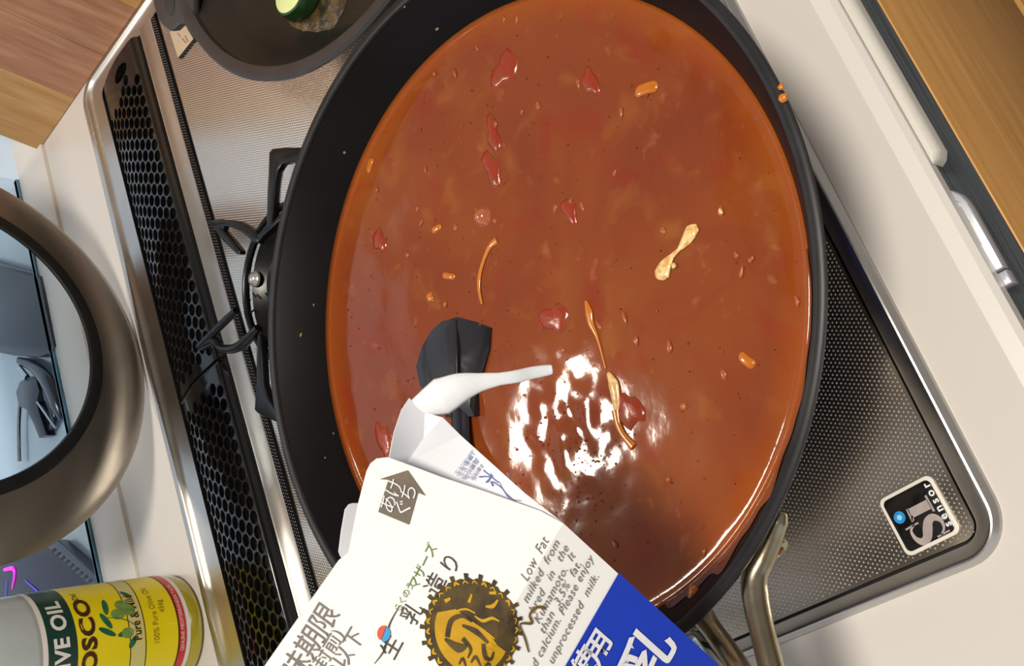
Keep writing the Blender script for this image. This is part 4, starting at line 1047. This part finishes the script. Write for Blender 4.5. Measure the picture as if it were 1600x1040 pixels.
# ------------------------------------------------------------------ fittings at the front of the worktop
gp = empty('grill_front', (.2, -.16, -.03)); tag(gp, 'cream rounded grill front panel under the worktop edge', 'grill front')
q1 = at(1463, 262, -.012)
pts = rrect(q1.x, -.1580, .9, -.1310, .0060, 8)
link('panel', prism('panel', pts, -.0300, -.0065, .003), mat('cream_enamel', (214, 210, 198), .3, noise=(60, .2, (208, 203, 190))), gp) if False else None
m_creme = mat('cream_enamel', (216, 212, 200), .32, noise=(700, .3, (208, 204, 196)))
def gfn(bm):
    xs0 = q1.x
    prof_ = [(-.1464, -.0060), (-.1478, -.0060), (-.1492, -.0066), (-.1502, -.0080), (-.1506, -.0100), (-.1506, -.0150), (-.1464, -.0150)]
    rows = []
    for x, ins in ((xs0, .004), (xs0+.0012, .0018), (xs0+.004, 0), (.9, 0)):
        rows.append([bm.verts.new((x, min(y+ins, -.1464), z)) for y, z in prof_])
    n = len(prof_)
    for i in range(len(rows)-1):
        for t in range(n): bm.faces.new((rows[i][t], rows[i][(t+1) % n], rows[i+1][(t+1) % n], rows[i+1][t]))
    bm.faces.new(rows[0]); bm.faces.new(rows[-1][::-1])
link('panel', autosmooth(bm_mesh('panel', gfn), .6), m_creme, gp)
kn = empty('silver_knob_cover', at(1525, 375, -.01)); tag(kn, 'silver rounded control cover with a slot below the worktop edge', 'control cover')
m_silv = mat('silver_plastic', (200, 204, 212), .3, .35, noise=(60, .2, (190, 194, 202)))
zz = -.010
link('shell', prism('shell', pxpoly([(1440, 295), (1474, 295), (1487, 297), (1500, 303), (1510, 313), (1518, 326), (1568, 417), (1548, 429), (1440, 300)], zz), zz-.007, zz, .0015), m_silv, kn)
link('end_cap', prism('end_cap', pxpoly([(1549, 431), (1570, 420), (1582, 441), (1562, 452)], zz), zz-.007, zz-.0005, .0008), m_silv, kn)
link('slot_bar', prism('slot_bar', pxpoly([(1497, 324), (1502, 323), (1534, 381), (1531, 386), (1527, 384)], zz), zz-.0002, zz+.0006, .0002), mat('beige_slot', (172, 164, 146), .4, noise=(60, .2, (162, 154, 138))), kn)
p = at(1503, 352, zz)
link('button', revolve('button', [(0, .0010), (.0022, .0009), (.0030, .0)], 24, (p.x, p.y, zz)), mat('grey_button', (120, 120, 124), .3, .5, noise=(60, .2, (104, 104, 108))), kn)

# ------------------------------------------------------------------ things beyond the glass, at the left
def shelf_z(): return -.012
db = empty('dark_device', at(70, 930, -.012)); tag(db, 'dark navy box with pink and purple reflections drawn as glowing streaks behind the glass', 'device')
zd = -.0118
link('case', prism('case', pxpoly([(84, 846), (164, 915), (168, 960), (-40, 1010), (-80, 900), (-30, 830)], zd+.012), zd, zd+.012, .001), mat('navy_plastic', (30, 38, 70), .25, noise=(20, .2, (24, 30, 56)), coat=.3), db)
link('ribbed_edge', prism('ribbed_edge', pxpoly([(72, 852), (88, 842), (164, 912), (150, 922)], zd+.0125), zd+.011, zd+.0128, .0003), mat('slate_edge', (78, 92, 112), .35, noise=(30, .2, (66, 78, 98))), db)
for k in range(9):
    t = k/9; x_, y_ = 82+t*64, 862+t*54
    link('key_mark', prism('key_mark', pxpoly([(x_-3, y_-2), (x_+2, y_-6), (x_+5, y_-3), (x_, y_+1)], zd+.0132), zd+.0128, zd+.0132), m_gasket, db)
link('glow_reflection', tube('glow_reflection', [at(6, 890, zd+.0128), at(20, 888, zd+.0128), at(22, 900, zd+.0128), at(18, 920, zd+.0128)], [.0012, .0018, .0012, .0005], 8, .5), mat('pink_reflection', (180, 40, 160), .3, emit=((230, 40, 200), 1.3), noise=(40, .2, (160, 40, 180))), db)  # purple glow reflections on the box, made as emissive streaks
link('glow_reflection', tube('glow_reflection', [at(38, 906, zd+.0128), at(52, 918, zd+.0128), at(64, 930, zd+.0128), at(67, 938, zd+.0128)], [.0004, .0006, .0010, .0006], 8, .5), mat('violet_reflection', (90, 60, 200), .3, emit=((90, 70, 230), .9), noise=(40, .2, (80, 60, 180))), db)
link('glow_reflection', tube('glow_reflection', [at(10, 905, zd+.0128), at(8, 935, zd+.0128), at(10, 950, zd+.0128)], [.0003, .0005, .0003], 8, .5), bpy.data.materials['violet_reflection'], db)
m_navyg = mat('black_blue_plastic', (20, 26, 38), .25, noise=(20, .2, (34, 44, 62)), coat=.3)
tb = link('dark_case', prism('dark_case', pxpoly([(-60, 395), (-10, 412), (62, 432), (72, 480), (84, 540), (80, 552), (60, 558), (20, 556), (-60, 540)], .004), -.0118, .004, .002), m_navyg); tag(tb, 'black rounded case seen through the pan lid glass, above the utensils', 'case')
ut = empty('black_spatula', at(40, 640, -.01)); tag(ut, 'black spatula and stand seen through the pan lid glass', 'utensil')
link('blade', prism('blade', pxpoly([(30, 596), (44, 588), (56, 592), (60, 610), (56, 628), (62, 650), (72, 680), (60, 684), (50, 660), (40, 640), (28, 634), (24, 612)], -.004), -.0118, -.004, .001), m_navyg, ut)
link('handle', tube('handle', [at(31, 630, -.006), at(29, 670, -.006), at(30, 720, -.006)], .0022, 10, .6), m_navyg, ut)
u2 = empty('black_tongs', at(85, 620, -.01)); tag(u2, 'black folded tongs with silver collar seen through the pan lid glass', 'utensil')
link('arm', tube('arm', [at(28, 563, -.005), at(50, 572, -.004), at(72, 594, -.003), at(88, 630, -.003), at(96, 655, -.004)], [.0030, .0050, .0080, .0080, .0030], 12, .5), m_navyg, u2)
link('arm', tube('arm', [at(60, 590, -.008), at(74, 620, -.008), at(84, 650, -.008), at(76, 672, -.008)], [.0040, .0060, .0050, .0030], 12, .4), m_navyg, u2)
link('collar', tube('collar', [at(30, 574, -.004), at(42, 590, -.004)], .0030, 10, .7, smoothn=0), m_chrome, u2)
link('wire', tube('wire', [at(58, 628, -.0035), at(86, 668, -.0035)], .0011, 8, smoothn=0), m_chrome, u2)

settle()
bpy.context.view_layer.update()
